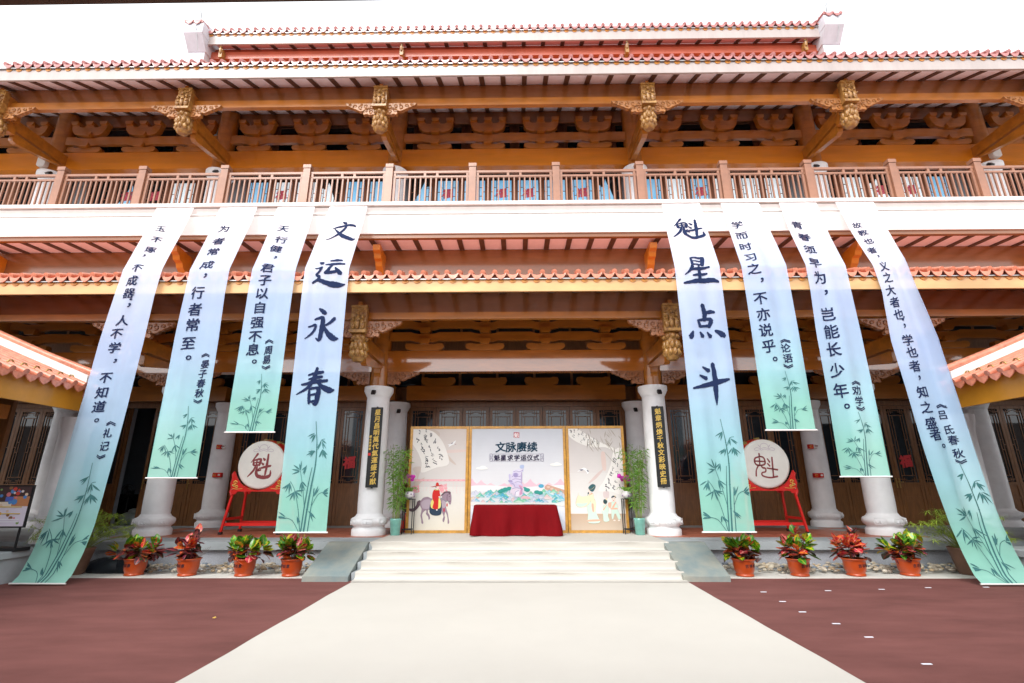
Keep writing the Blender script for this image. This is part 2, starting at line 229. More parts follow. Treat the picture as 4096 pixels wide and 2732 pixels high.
# ---------------------------------------------------------------- mesh helpers
def wloc(o):
    v = Vector((0, 0, 0))
    while o is not None: v += o.location; o = o.parent
    return v
class MB:
    def __init__(s): s.v = []; s.f = []; s.c = []; s.col = (1, 1, 1); s.sm = []
    def add(s, vs, fs, smooth=False):
        o = len(s.v); s.v += [tuple(v) for v in vs]
        for f in fs: s.f.append(tuple(o + i for i in f)); s.c.append(s.col); s.sm.append(smooth)
        return s
    def box(s, x0, x1, y0, y1, z0, z1, b=0):
        if b:
            p = [(x0 + b, z0), (x1 - b, z0), (x1, z0 + b), (x1, z1 - b), (x1 - b, z1), (x0 + b, z1), (x0, z1 - b), (x0, z0 + b)]
            return s.prism(p, y0, y1)
        vs = [(x, y, z) for z in (z0, z1) for y in (y0, y1) for x in (x0, x1)]
        return s.add(vs, [(0, 2, 3, 1), (4, 5, 7, 6), (0, 1, 5, 4), (2, 6, 7, 3), (0, 4, 6, 2), (1, 3, 7, 5)])
    def prism(s, poly, y0, y1, axis='y'):
        """poly in (x, z), counter-clockwise seen from -Y, pushed from y0 to y1"""
        n = len(poly)
        if axis == 'y': vs = [(x, y0, z) for x, z in poly] + [(x, y1, z) for x, z in poly]
        elif axis == 'x': vs = [(y0, x, z) for x, z in poly] + [(y1, x, z) for x, z in poly]
        else: vs = [(x, z, y0) for x, z in poly] + [(x, z, y1) for x, z in poly]
        return s.add(vs, [tuple(range(n)), tuple(range(2 * n - 1, n - 1, -1))] + [(i, i + n, (i + 1) % n + n, (i + 1) % n) for i in range(n)])
    def lathe(s, prof, cx=0, cy=0, seg=24, cap=True, a0=0, a1=2 * math.pi, flute=0, wob=0):
        n = len(prof); vs = []
        for r, z in prof:
            for k in range(seg):
                a = a0 + (a1 - a0) * k / seg; q = r * (1 - (flute if k % 2 else 0))
                vs.append((cx + q * math.cos(a), cy + q * math.sin(a), z))
        fs = [(i * seg + k, i * seg + (k + 1) % seg, (i + 1) * seg + (k + 1) % seg, (i + 1) * seg + k) for i in range(n - 1) for k in range(seg)]
        s.add(vs, fs, True)
        if cap:
            s.add([vs[k] for k in range(seg)], [tuple(range(seg - 1, -1, -1))]); s.add([vs[(n - 1) * seg + k] for k in range(seg)], [tuple(range(seg))])
        return s
    def tube(s, pts, r, seg=8, cap=True):
        pts = [Vector(p) for p in pts]; rr = r if isinstance(r, (list, tuple)) else [r] * len(pts); vs = []
        for i, p in enumerate(pts):
            d = (pts[min(i + 1, len(pts) - 1)] - pts[max(i - 1, 0)]).normalized()
            u = d.cross(Vector((0, 0, 1))); u = u.normalized() if u.length > .05 else Vector((1, 0, 0)); w_ = u.cross(d)
            vs += [tuple(p + (u * math.cos(2 * math.pi * k / seg) + w_ * math.sin(2 * math.pi * k / seg)) * rr[i]) for k in range(seg)]
        fs = [(i * seg + k, i * seg + (k + 1) % seg, (i + 1) * seg + (k + 1) % seg, (i + 1) * seg + k) for i in range(len(pts) - 1) for k in range(seg)]
        s.add(vs, fs, True)
        if cap: s.add(vs[:seg], [tuple(range(seg))]); s.add(vs[-seg:], [tuple(range(seg - 1, -1, -1))])
        return s
    def ball(s, c, r, seg=10, ring=6, rng=None, j=0):
        rx, ry, rz = r if isinstance(r, (list, tuple)) else (r, r, r); vs = []
        for i in range(ring + 1):
            t = math.pi * i / ring
            for k in range(seg):
                a = 2 * math.pi * k / seg; q = 1 + (rng.uniform(-j, j) if rng and 0 < i < ring else 0)
                vs.append((c[0] + rx * q * math.sin(t) * math.cos(a), c[1] + ry * q * math.sin(t) * math.sin(a), c[2] + rz * q * math.cos(t)))
        return s.add(vs, [(i * seg + k, (i + 1) * seg + k, (i + 1) * seg + (k + 1) % seg, i * seg + (k + 1) % seg) for i in range(ring) for k in range(seg)], True)
    def mesh(s, name, mats, org=Vector((0, 0, 0)), colattr=False):
        m = bpy.data.meshes.new(name); m.from_pydata([tuple(Vector(v) - org) for v in s.v], [], s.f)
        for x in (mats if isinstance(mats, list) else [mats]): m.materials.append(x)
        m.polygons.foreach_set('use_smooth', s.sm)
        if colattr:
            ca = m.color_attributes.new('Col', 'FLOAT_COLOR', 'CORNER'); d = []
            for p, c in zip(m.polygons, s.c):
                for _ in p.loop_indices: d += [c[0], c[1], c[2], 1]
            ca.data.foreach_set('color', d)
        m.update(); return m
    def build(s, name, material, parent=None, colattr=False, local=False, label=None):
        """world-space vertices, stored relative to the parent"""
        m = s.mesh(name, material, Vector((0, 0, 0)) if local else (wloc(parent) if parent else Vector((0, 0, 0))), colattr)
        o = bpy.data.objects.new(name, m); C.objects.link(o); o.parent = parent
        if label: o['label'] = label
        return o
def inst(name, mesh, parent, loc, rot=(0, 0, 0), scale=(1, 1, 1), local=False):
    o = bpy.data.objects.new(name, mesh); C.objects.link(o); o.parent = parent
    o.location = Vector(loc) - (Vector((0, 0, 0)) if (local or parent is None) else wloc(parent)); o.rotation_euler = rot; o.scale = scale
    return o
def thing(name, label, cat, loc=(0, 0, 0), group=None, rz=0):
    o = bpy.data.objects.new(name, None); C.objects.link(o); o.location = loc; o.rotation_euler = (0, 0, rz); o.empty_display_size = .2
    return tag(o, label, cat, group)
def tag(o, label, cat, group=None):
    o['label'] = label; o['category'] = cat
    if group: o['group'] = group
    return o
def copy_tree(o, parent=None):
    c = o.copy(); C.objects.link(c); c.parent = parent
    for ch in list(o.children): copy_tree(ch, c)
    return c
def flat_text(mb, txt, place, size, bold=.02, vertical=True, pitch=None, z=0):
    """writes glyphs through place(x, y) -> 3D point"""
    pitch = pitch or size * 1.1
    for i, ch in enumerate(txt):
        vs, fs = GL[(ch, bold)]
        ox, oy = (0, -i * pitch) if vertical else (i * pitch, 0)
        mb.add([(lambda p: (p[0], p[1] - .0004 * l, p[2]))(place(ox + x * size, oy + y * size)) for x, y, l in vs], fs)
# ================================================================ setting
XC = -.08
def flat(name, x0, x1, y0, y1, z, material, kind='structure'):
    mb = MB(); mb.add([(x0, y0, z), (x1, y0, z), (x1, y1, z), (x0, y1, z)], [(0, 1, 2, 3)])
    o = mb.build(name, material); o['kind'] = kind; return o
flat('ground', -150, 150, -150, 200, -.02, M['ground'])
# pale paving strip along the foot of the platform: one slab after another
st = MB(); st.box(-10.6, 10.6, 11.30, 12.66, -.10, -.012); strip = st.build('paving_strip', M['paving']); strip['kind'] = 'structure'
sm = MB(); sm.box(-.595, .595, -.24, .24, -.03, .0); slab_mesh = sm.mesh('paving_slab', M['paving'])
for sx in (-1, 1):
    for i in range(5): inst('paving_slab', slab_mesh, strip, (sx * (4.95 + i * 1.2), 11.55, .012 + .002 * (i % 2)))
# ================================================================ the hall
hall = thing('temple_hall', 'two storey hall with three tiled eaves, lacquered beams and white columns', 'hall', (XC, 14.2, 0))
HX = lambda x: XC + x
def bar(name, x0, x1, y0, y1, z0, z1, m, parent=hall, b=0, label=None):
    mb = MB(); mb.box(HX(x0), HX(x1), y0, y1, z0, z1, b); return mb.build(name, M[m], parent, label=label)
COLX = [-21.4, -15.5, -9.85, -3.97, 3.97, 9.85, 15.5, 21.4]
BAYS = list(zip(COLX, COLX[1:]))
# platform, kerb stones, floor tiles, steps and ramps
plinth = bar('plinth', -24, 24, 12.62, 22, -.1, .415, 'granite_wall')
ks = MB(); ks.box(-1.096, 1.096, -.5, .5, -.09, .09, .012); km = ks.mesh('kerb_stone', M['granite'])
for i in range(22): inst('kerb_stone', km, plinth, (HX(-23.1 + 2.2 * i), 13.0, .508 + .001 * (i % 3)))
fl = bar('porch_floor', -24, 24, 13.5, 17.4, .40, .580, 'granite')
ft = MB(); ft.box(-.294, .294, -.294, .294, -.012, .016); ftm = ft.mesh('floor_tile', M['terracotta'])
ftg = MB(); ftg.box(-.294, .294, -.294, .294, -.012, .016); ftgm = ftg.mesh('floor_tile', M['granite'])
for i in range(-17, 18):
    for j in range(6):
        grey = (j >= 5) or (abs(abs(i * .6) - 9.9 + (j - 2.5) * .6) < .5)
        inst('floor_tile', ftgm if grey else ftm, fl, (HX(i * .6), 13.82 + j * .6, .584 + R.uniform(0, .003)))
steps = MB()
for k in range(4): steps.box(HX(-3.38), HX(3.38), 11.10 + .377 * k, 12.49, .15 * k - .02, .15 * k + .142 if k < 3 else .585)
steps.build('steps', M['granite'], hall)
for s in (-1, 1):
    mb = MB(); mb.prism([(12.49, -.02), (12.49, .606), (12.24, .606), (10.96, .095), (10.96, -.02)], HX(s * 3.40), HX(s * 4.34), 'x')
    mb.build('ramp', M['granite_ramp'], hall)
# ---- columns
def lathe_mesh(name, prof, m, seg=28): mb = MB(); mb.lathe(prof, seg=seg); return mb.mesh(name, m)
col_shaft = lathe_mesh('column', [(.335, 1.08), (.345, 1.4), (.34, 2.6), (.318, 4.34)], M['stone_white'])
col_base = lathe_mesh('column_base', [(.455, .59), (.455, .74), (.44, .76), (.405, .79), (.40, .82), (.43, .85), (.475, .89), (.492, .95), (.485, 1.01), (.45, 1.045), (.42, 1.055), (.375, 1.09), (.35, 1.14)], M['stone_white'], 32)
col_cap = lathe_mesh('capital', [(.318, 4.28), (.325, 4.33), (.335, 4.335), (.345, 4.36), (.395, 4.455), (.40, 4.47), (.412, 4.48), (.412, 4.605)], M['stone_white'], 32)
col_tim = lathe_mesh('timber_shaft', [(.275, 4.60), (.275, 8.2)], M['lacquer'])
rel = MB()
for a in (-.75, .15, 1.05):
    c = -math.pi / 2 + a
    hexp = [(-.30, 0), (-.24, .075), (.24, .075), (.30, 0), (.24, -.075), (-.24, -.075), (-.30, 0)]
    rel.tube([(.497 * math.cos(c + x), .497 * math.sin(c + x), .95 + z) for x, z in hexp], .008, 6)
    for q in range(4): rel.tube([(.498 * math.cos(c + x), .498 * math.sin(c + x), .94 + .035 * math.sin(x * 22 + q)) for x in [(-.14 + q * .05 + t * .03) for t in range(4)]], .012, 5)
rel_m = rel.mesh('relief_panel', M['stone_white'])
def column(x, y, tim=True):
    c = inst('column', col_shaft, hall, (HX(x), y, 0))
    inst('column_base', col_base, c, (0, 0, 0), local=True); inst('capital', col_cap, c, (0, 0, 0), local=True); inst('relief_panel', rel_m, c, (0, 0, 0), local=True)
    if tim: inst('timber_shaft', col_tim, c, (0, 0, 0), local=True)
for x in COLX: column(x, 14.2)
for x in (-15.6, -9.95, -4.06, 4.06, 9.95, 15.6): column(x, 17.0, False)
ucol = lathe_mesh('column', [(.33, 9.5), (.32, 11.65)], M['stone_white']); ucap = lathe_mesh('capital', [(.32, 11.58), (.335, 11.62), (.39, 11.76), (.415, 11.78), (.415, 11.88)], M['stone_white'], 32); utim = lathe_mesh('timber_shaft', [(.285, 11.88), (.285, 14.9)], M['lacquer'])
for x in COLX:
    c = inst('column', ucol, hall, (HX(x), 14.2, 0)); inst('capital', ucap, c, (0, 0, 0), local=True); inst('timber_shaft', utim, c, (0, 0, 0), local=True)
# ---- tie beams
for a, b in BAYS:
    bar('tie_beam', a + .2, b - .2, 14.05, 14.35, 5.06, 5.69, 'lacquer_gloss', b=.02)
    bar('tie_beam', a + .2, b - .2, 14.03, 14.37, 12.0, 12.65, 'lacquer_lit_orange', b=.03)
    bar('inner_beam', a + .2, b - .2, 16.86, 17.14, 4.70, 5.20, 'lacquer', b=.02)
# ---- bracket sets (proto part with sub-parts, copied)
def poly_mesh(name, poly, y0, y1, m): mb = MB(); mb.prism(poly, y0, y1); return mb.mesh(name, m)
def boat(w_, h): return [(-w_ * .36, 0), (w_ * .36, 0), (w_ * .46, h * .2), (w_ * .5, h * .6), (w_ * .47, h * .95), (w_ * .34, h * 1.0), (w_ * .26, h * .9), (-w_ * .26, h * .9), (-w_ * .34, h * 1.0), (-w_ * .47, h * .95), (-w_ * .5, h * .6), (-w_ * .46, h * .2)]
def dou(w_, h): return [(-w_ * .36, 0), (w_ * .36, 0), (w_ * .5, h * .5), (w_ * .5, h), (-w_ * .5, h), (-w_ * .5, h * .5)]
bowl = [(-.30, 0), (.30, 0), (.46, .06), (.56, .18), (.60, .36), (.60, .46), (.40, .46), (.36, .36), (.30, .33), (.16, .33), (.13, .40), (.13, .46), (-.13, .46), (-.13, .40), (-.16, .33), (-.30, .33), (-.36, .36), (-.40, .46), (-.60, .46), (-.60, .36), (-.56, .18), (-.46, .06)]
m_boat = poly_mesh('bracket_set', boat(1.16, .21), -.09, .09, M['lacquer']); m_dou = poly_mesh('bearing_block', dou(.34, .15), -.17, .15, M['lacquer'])
m_bowl = poly_mesh('bracket_arm', bowl, -.09, .09, M['lacquer']); m_sdou = poly_mesh('bearing_block', dou(.25, .13), -.14, .12, M['lacquer'])
proto_low = inst('bracket_set', m_boat, hall, (XC, 14.11, 5.695))
for dz in (.19, .53, .88): inst('bearing_block', m_dou, proto_low, (0, 0, dz), local=True)
proto_up = inst('bracket_set', m_boat, hall, (XC, 14.10, 12.655))
for dz in (.18, .61): inst('bearing_block', m_dou, proto_up, (0, 0, dz), local=True)
inst('bracket_arm', m_bowl, proto_up, (0, 0, .68), local=True)
for dx in (-.49, 0, .49): inst('bearing_block', m_sdou, proto_up, (dx, -.01, 1.08), local=True)
def notched(x0, x1, xs, z0, z1):
    """a long beam whose edges pinch in at each bearing block"""
    top, bot = [], []
    for x in xs:
        for dx, k in ((-.42, 0), (-.30, .7), (-.20, 1), (.20, 1), (.30, .7), (.42, 0)):
            bot.append((x + dx, z0 + .05 * (1 - k) - .02)); top.append((x + dx, z1 - .055 * k))
    bot = [(x0, z0 + .03)] + bot + [(x1, z0 + .03)]; top = [(x0, z1)] + top + [(x1, z1)]
    mb = MB()
    for i in range(len(bot) - 1):
        mb.prism([(HX(bot[i][0]), bot[i][1]), (HX(bot[i + 1][0]), bot[i + 1][1]), (HX(top[i + 1][0]), top[i + 1][1]), (HX(top[i][0]), top[i][1])], 14.04, 14.16)
    return mb
first = {}
for bi, (a, b) in enumerate(BAYS):
    n = 4 if b - a > 7 else 3; pl = 1.785 if n == 4 else 1.86; mid = (a + b) / 2
    xs = [mid + (k - (n - 1) / 2) * pl for k in range(n)]
    for key, p, z in (('l', proto_low, 5.695), ('u', proto_up, 12.655)):
        for x in xs:
            if key not in first: first[key] = 1; o = p
            else: o = copy_tree(p, hall)
            o.location = Vector((HX(x), 14.105, z)) - hall.location
    for z0, z1 in ((5.97, 6.26), (6.36, 6.62)): notched(a + .25, b - .25, xs, z0, z1).build('bracket_beam', M['lacquer'], hall)
    notched(a + .25, b - .25, xs, 12.95, 13.29).build('bracket_beam', M['lacquer'], hall)
# ---- porch ceiling and dark backing behind the brackets
bar('porch_ceiling', -24, 24, 13.26, 17.5, 8.25, 8.32, 'rafter')
# ---- carved brackets, hanging posts
wing = [(0, 0), (0, -.40), (.18, -.41), (.20, -.385), (.26, -.385), (.30, -.41), (.34, -.39), (.35, -.33), (.33, -.29), (.36, -.27), (.42, -.29), (.50, -.26), (.56, -.215), (.62, -.20), (.66, -.16), (.73, -.145), (.78, -.10), (.85, -.085), (.90, 0)]
def wing_mesh(sx, k=1.0, m='carved_brown'):
    mb = MB(); pl = [(sx * x * k, z * k) for x, z in wing]; mb.prism(pl if sx > 0 else pl[::-1], -.05, .05)
    rg = random.Random(5)
    mb.tube([(sx * x * k, -.052, z * k) for x, z in wing[1:]], .012, 6)
    for cx, cz, r in ((.10, -.12, .075), (.27, -.10, .07), (.10, -.29, .075), (.27, -.27, .07), (.43, -.13, .08), (.60, -.10, .065), (.75, -.06, .045), (.42, -.04, .03), (.18, -.20, .05)):
        t0 = rg.uniform(0, 6)
        mb.tube([(sx * (cx + r * (1 - t / 12) * math.cos(t0 + t * .75)) * k, -.055, (cz + r * (1 - t / 12) * math.sin(t0 + t * .75)) * k) for t in range(10)], [.020 * k * (1 - t / 14) for t in range(10)], 6)
    return mb.mesh('carved_wing', M[m])
wL, wR = wing_mesh(-1), wing_mesh(1)
wLu, wRu = wing_mesh(-1, .98, 'carved_orange'), wing_mesh(1, .98, 'carved_orange')
def lotus_mesh():
    mb = MB(); mb.lathe([(.10, -.70), (.15, -.66), (.175, -.52), (.17, -.36), (.14, -.22), (.16, -.14), (.18, -.05), (.15, 0)], seg=18)
    for ring, (zc, rr, n, h) in enumerate(((-.10, .16, 8, .075), (-.32, .17, 9, .115), (-.50, .165, 9, .105))):
        for k in range(n):
            a = 2 * math.pi * (k + .5 * (ring % 2)) / n; ca, sa = math.cos(a), math.sin(a)
            mb.ball((rr * ca, rr * sa, zc), (.062, .062, h), 8, 6)
            mb.ball(((rr + .05) * ca, (rr + .05) * sa, zc - h * .3), (.022, .022, .03), 6, 4)
    return mb.mesh('lotus_bud', M['carved'])
def panel_mesh(seed):
    rg = random.Random(seed); mb = MB(); mb.box(-.195, .195, -.05, .10, 0, .72); mb.box(-.205, .205, -.09, -.05, 0, .07); mb.box(-.205, .205, -.08, -.05, .66, .72)
    for fx, h in ((-.02, .40), (.11, .30), (-.13, .24)):         # small carved figures
        mb.ball((fx, -.08, .09 + h * .42), (.065, .045, h * .46), 8, 7); mb.ball((fx, -.10, .10 + h), (.035, .035, .045), 8, 6)
        mb.tube([(fx - .05, -.09, .08 + h * .75), (fx + .02, -.125, .06 + h * .55), (fx + .07, -.11, .10 + h * .6)], .020, 6); mb.ball((fx, -.10, .145 + h), (.045, .03, .018), 8, 4)
    for _ in range(26):
        mb.ball((rg.uniform(-.17, .17), -.06, rg.uniform(.08, .66)), (rg.uniform(.015, .05), .03, rg.uniform(.012, .035)), 7, 5)
    return mb.mesh('carved_panel', M['carved'])
lotus = lotus_mesh(); panels = [panel_mesh(i) for i in range(3)]
core = MB(); core.box(-.165, .165, -.26, .20, -.02, .66); core.box(-.13, .13, -.10, .20, -.35, -.02); core_m = core.mesh('hanging_post', M['lacquer'])
knob = MB(); knob.box(-.05, .05, -.09, .06, .72, .83, .015); knob_m = knob.mesh('post_peg', M['lacquer'])
arm_m = poly_mesh('tie_arm', [(-.11, 0), (.11, 0), (.11, .34), (-.11, .34)], 0, 1.75, M['lacquer'])
arm2 = MB(); arm2.prism([(0, .26), (0, 0), (.12, -.04), (1.2, .16), (1.6, .26)][::-1], -.075, .075, 'x'); arm2_m = arm2.mesh('corbel', M['lacquer'])
for i, x in enumerate(COLX):
    for z0, wl, wr, up_ in ((5.53, wL, wR, 0), (12.33, wLu, wRu, 1)):
        xx = x * (.985 if not up_ else .975)
        h = inst('hanging_post', core_m, hall, (HX(xx), 12.12, z0))
        inst('carved_panel', panels[(i + up_) % 3], h, (0, -.36, 0), local=True); inst('lotus_bud', lotus, h, (0, -.20, .0), local=True); inst('post_peg', knob_m, h, (0, -.30, 0), local=True)
        inst('carved_wing', wl, h, (-.16, -.215, .335 if not up_ else .245), local=True); inst('carved_wing', wr, h, (.16, -.215, .335 if not up_ else .245), local=True)
        inst('tie_arm', arm_m, hall, (HX(xx), 12.30, z0 - (.31 if not up_ else .18))); inst('corbel', arm2_m, hall, (HX(xx), 12.36, z0 - (.63 if not up_ else .50)))
    # carved corner brackets under the ground floor tie beams, stepped corbel on the column
    inst('carved_wing', wR, hall, (HX(x + .26), 14.10, 5.058), scale=(1.05, 1, .92)); inst('carved_wing', wL, hall, (HX(x - .26), 14.10, 5.058), scale=(1.05, 1, .92))
    cb = MB(); cb.prism([(13.94, 4.86), (13.94, 5.42), (13.55, 5.42), (13.55, 5.33), (13.66, 5.28), (13.70, 5.16), (13.80, 5.10), (13.82, 4.98), (13.90, 4.93)], HX(x - .09), HX(x + .09), 'x'); cb.build('stepped_corbel', M['lacquer'], hall)
# ---- eaves
def eave(prefix, x0, x1, yf, zfb, zft, yb, zb, pitch, fas, tile, sof, step, ztile, slope, roof_to, names, rw=.07, thick=.06):
    """fascia at yf, rafters and soffit panels up to the board line yb, tiles along the edge"""
    f = bar('fascia', x0, x1, yf, yf + .06, zfb, zft, fas)
    ang = math.atan2(zb - zfb - .05, yb - yf - .06); L = math.hypot(zb - zfb - .05, yb - yf - .06)
    rm = MB(); rm.box(-rw, rw, 0, L, -.035, -.002); rmm = rm.mesh('rafter', M['rafter'])
    pm = MB(); pm.box(-(step / 2 - rw - .001), step / 2 - rw - .001, 0, L, 0, .03); pmm = pm.mesh('soffit_panel', M[sof])
    n = int((x1 - x0) / step / 2)
    rf = bar(names, x0, x1, yf + .07, yf + .10, zft - .04, zft - .01, 'rafter')
    for k in range(-n, n + 1):
        inst('rafter', rmm, rf, (HX((k + .5) * step), yf + .062, zfb + .05), (ang, 0, 0)); inst('soffit_panel', pmm, rf, (HX(k * step), yf + .062, zfb + .05), (ang, 0, 0))
    # tile edge
    cm = MB(); cm.lathe([(.063, 0), (.063, .34)], seg=14); cmesh = cm.mesh('round_tile', M[tile])
    dm = MB(); segs = 10; vs = []
    for k in range(segs + 1):
        t = -1 + 2 * k / segs; z = -.05 * (1 - t * t); low = z - .055 * (1 - t ** 4) - .03 * (1 - abs(t)) ** 1.3
        vs += [(t * .135, -.012, z + .03), (t * .125, -.016, low if abs(t) < .95 else z)]
    b0 = len(vs); vs += [(x, y + .018, z) for x, y, z in vs]
    fs = []
    for k in range(segs): fs += [(2 * k, 2 * k + 1, 2 * k + 3, 2 * k + 2), (b0 + 2 * k, b0 + 2 * k + 2, b0 + 2 * k + 3, b0 + 2 * k + 1), (2 * k + 1, b0 + 2 * k + 1, b0 + 2 * k + 3, 2 * k + 3), (2 * k, 2 * k + 2, b0 + 2 * k + 2, b0 + 2 * k)]
    dm.add(vs, fs)
    vs2 = [];                                        # the trough of the pan tile running back up the roof
    for y in (.004, .40):
        for k in range(segs + 1): t = -1 + 2 * k / segs; vs2.append((t * .125, y, -.055 * (1 - t * t) + .028 + y * slope))
    dm.add(vs2, [(k, k + 1, segs + 2 + k, segs + 1 + k) for k in range(segs)], True)
    dmesh = dm.mesh('drip_tile', M[tile])
    lm = MB(); lm.prism([(.085 * math.cos(math.pi + math.pi * k / 8), .075 * math.sin(math.pi + math.pi * k / 8)) for k in range(9)], 0, .012); lmesh = lm.mesh('gutter_scallop', M['gutter_scallop'])  # amber half-round scallops hung just below the gutter
    rs = MB(); rs.prism([(yf + .06, ztile - .03), (roof_to, ztile - .06 + (roof_to - yf) * slope), (roof_to, ztile - .11 + (roof_to - yf) * slope), (yf + .06, ztile - .09)], HX(x0), HX(x1), 'x')
    roof = rs.build('tiled_roof', M[tile], hall)
    gt = MB(); gt.box(HX(x0), HX(x1), yf - .05, yf - .005, ztile - .165, ztile - .145); gt.build('gutter', M['steel'], hall)
    return roof, cmesh, dmesh, lmesh
def lay_tiles(res, xa, xb, pitch, y, z, slope, rg):
    roof, c, d, l = res; n = int((xb - xa) / pitch); a = math.atan(slope)
    for k in range(n + 1):
        x = xa + k * pitch
        inst('round_tile', c, roof, (x + rg.uniform(-.006, .006), y - .05 + rg.uniform(-.012, .012), z + .015 + rg.uniform(-.006, .006)), (-math.pi / 2 + a + rg.uniform(-.04, .04), 0, 0))
        inst('drip_tile', d, roof, (x + pitch / 2 + rg.uniform(-.006, .006), y - .055 + rg.uniform(-.01, .01), z - .045 + rg.uniform(-.005, .005)), (rg.uniform(-.05, .05), rg.uniform(-.03, .03), 0))
        inst('gutter_scallop', l, roof, (x + pitch / 2, y - .016, z - .172))
low = eave('low', -24, 24, 10.98, 6.31, 6.60, 12.10, 6.74, .287, 'fascia_gold', 'tile', 'soffit_pink', .63, 6.77, .36, 13.25, 'lower_eave')
lay_tiles(low, -12.6, 12.5, .287, 10.98, 6.77, .36, random.Random(1))
upp = eave('up', -24, 24, 11.35, 13.06, 13.42, 12.10, 13.42, .287, 'fascia_sky_pale', 'tile_pink', 'soffit', .62, 13.60, .45, 14.7, 'upper_eave')
lay_tiles(upp, -14.8, 14.6, .287, 11.35, 13.60, .45, random.Random(2))
top = eave('top', -10.9, 10.75, 13.72, 16.88, 17.28, 14.14, 17.10, .287, 'fascia_sky_pale', 'tile_pink', 'soffit_coral', .69, 17.46, .5, 17.5, 'top_eave')
lay_tiles(top, -11.0, 10.7, .287, 13.72, 17.46, .5, random.Random(3))
bar('eave_board', -24, 24, 12.10, 12.15, 6.12, 6.735, 'board'); bar('purlin', -24, 24, 11.96, 12.099, 5.965, 6.14, 'lacquer', b=.03)
bar('eave_board', -24, 24, 12.10, 12.15, 12.80, 13.415, 'board'); bar('purlin', -24, 24, 11.96, 12.099, 12.58, 12.82, 'lacquer', b=.04)
bar('eave_board', -11, 10.85, 14.14, 14.2, 16.80, 17.09, 'lacquer_red'); bar('purlin', -11, 10.85, 14.0, 14.139, 16.52, 16.82, 'lacquer_red', b=.05)
bar('attic_wall', -11, 10.85, 14.3, 14.5, 14.5, 17.0, 'lacquer_lit_orange')
# second run of soffit between purlin and column line, upper storey
ang = math.atan(.43); rm = MB(); rm.box(-.07, .07, 0, 2.26, -.035, -.002); rmm = rm.mesh('rafter', M['rafter']); pm = MB(); pm.box(-.239, .239, 0, 2.26, 0, .03); pmm = pm.mesh('soffit_panel', M['soffit'])
ie = bar('inner_eave', -24, 24, 14.28, 14.32, 13.88, 14.37, 'board')
for k in range(-30, 31):
    inst('rafter', rmm, ie, (HX((k + .5) * .62), 12.2, 13.47), (ang, 0, 0)); inst('soffit_panel', pmm, ie, (HX(k * .62), 12.2, 13.47), (ang, 0, 0))
bar('gallery_ceiling', -24, 24, 14.10, 15.6, 15.0, 15.05, 'rafter'); bar('gallery_header', -24, 24, 14.33, 14.37, 14.31, 15.0, 'rafter')
# ---- gable piers of the top roof
for sx, px in ((-1, -11.17), (1, 11.0)):
    mb = MB(); x0, x1 = HX(px - .33), HX(px + .33)
    mb.box(x0, x1, 13.35, 17.5, 17.02, 17.46); mb.prism([(13.35, 17.02), (17.5, 17.02), (17.5, 16.55), (13.72, 16.55)][::-1], x0 + .01, x1 - .01, 'x')
    mb.box(x0 + .05, x1 - .05, 13.74, 17.4, 14.2, 16.555)
    p = mb.build('gable_pier', M['pier'], hall)
    for dx in (-.3, -.02, .26): inst('round_tile', top[1], p, (HX(px + dx), 13.32, 17.49), (-math.pi / 2 + .12, 0, 0))
    for dx in (-.16, .12): inst('drip_tile', top[2], p, (HX(px + dx), 13.32, 17.48))
    rb = MB(); rb.prism([(13.5, 17.5), (17.2, 18.6), (17.2, 19.0), (13.6, 17.78), (13.42, 17.66)][::-1], HX(px - .12), HX(px + .12), 'x'); rb.build('ridge', M['pier'], hall)
    wr = MB(); wr.tube([(HX(px + .1), 13.5, 17.7), (HX(px + .16), 13.33, 17.45), (HX(px + .1), 13.31, 17.2), (HX(px + .14), 13.4, 16.9), (HX(px + .12), 13.6, 16.5)], .012, 6); wr.build('lightning_cable', M['steel'], hall)
    rd = MB(); rd.tube([(HX(px), 13.6, 17.75), (HX(px + .03 * sx), 13.6, 18.15), (HX(px + .12 * sx), 13.62, 18.3)], .012, 6); rd.build('lightning_rod', M['black'], hall)
for x in (-10.4, -3.97, 3.97, 10.2):
    mb = MB(); mb.box(HX(x - .06), HX(x + .06), 13.82, 14.3, 16.42, 16.78, .02); mb.tube([(HX(x), 13.83, 16.6), (HX(x), 13.78, 16.74), (HX(x), 13.8, 16.84)], .05, 6); mb.build('carved_beam_end', M['carved'], hall)
# ---- balcony
mb = MB(); mb.prism([(12.25, 8.56), (12.25, 9.13), (12.30, 9.14), (12.30, 9.165), (12.24, 9.17), (12.24, 9.195), (12.29, 9.205), (12.27, 9.25), (12.22, 9.34), (12.22, 9.36), (12.28, 9.37), (12.28, 9.395), (12.15, 9.40), (12.15, 9.50), (15.4, 9.50), (15.4, 9.3), (12.6, 8.56)][::-1], HX(-24), HX(24), 'x'); mb.build('balcony_band', M['white'], hall)
bar('balcony_trim', -24, 24, 12.30, 12.42, 8.445, 8.559, 'board')
bs = bar('balcony_soffit', -24, 24, 13.2, 13.25, 7.6, 8.53, 'board')
ang = math.atan(.055 / .78); rm = MB(); rm.box(-.07, .07, 0, .775, -.035, -.002); rmm = rm.mesh('rafter', M['rafter']); pm = MB(); pm.box(-.237, .237, 0, .775, 0, .03); pmm = pm.mesh('soffit_panel', M['soffit_pink'])
for k in range(-30, 31):
    inst('rafter', rmm, bs, (HX((k + .5) * .616), 12.422, 8.48), (ang, 0, 0)); inst('soffit_panel', pmm, bs, (HX(k * .616), 12.422, 8.48), (ang, 0, 0))
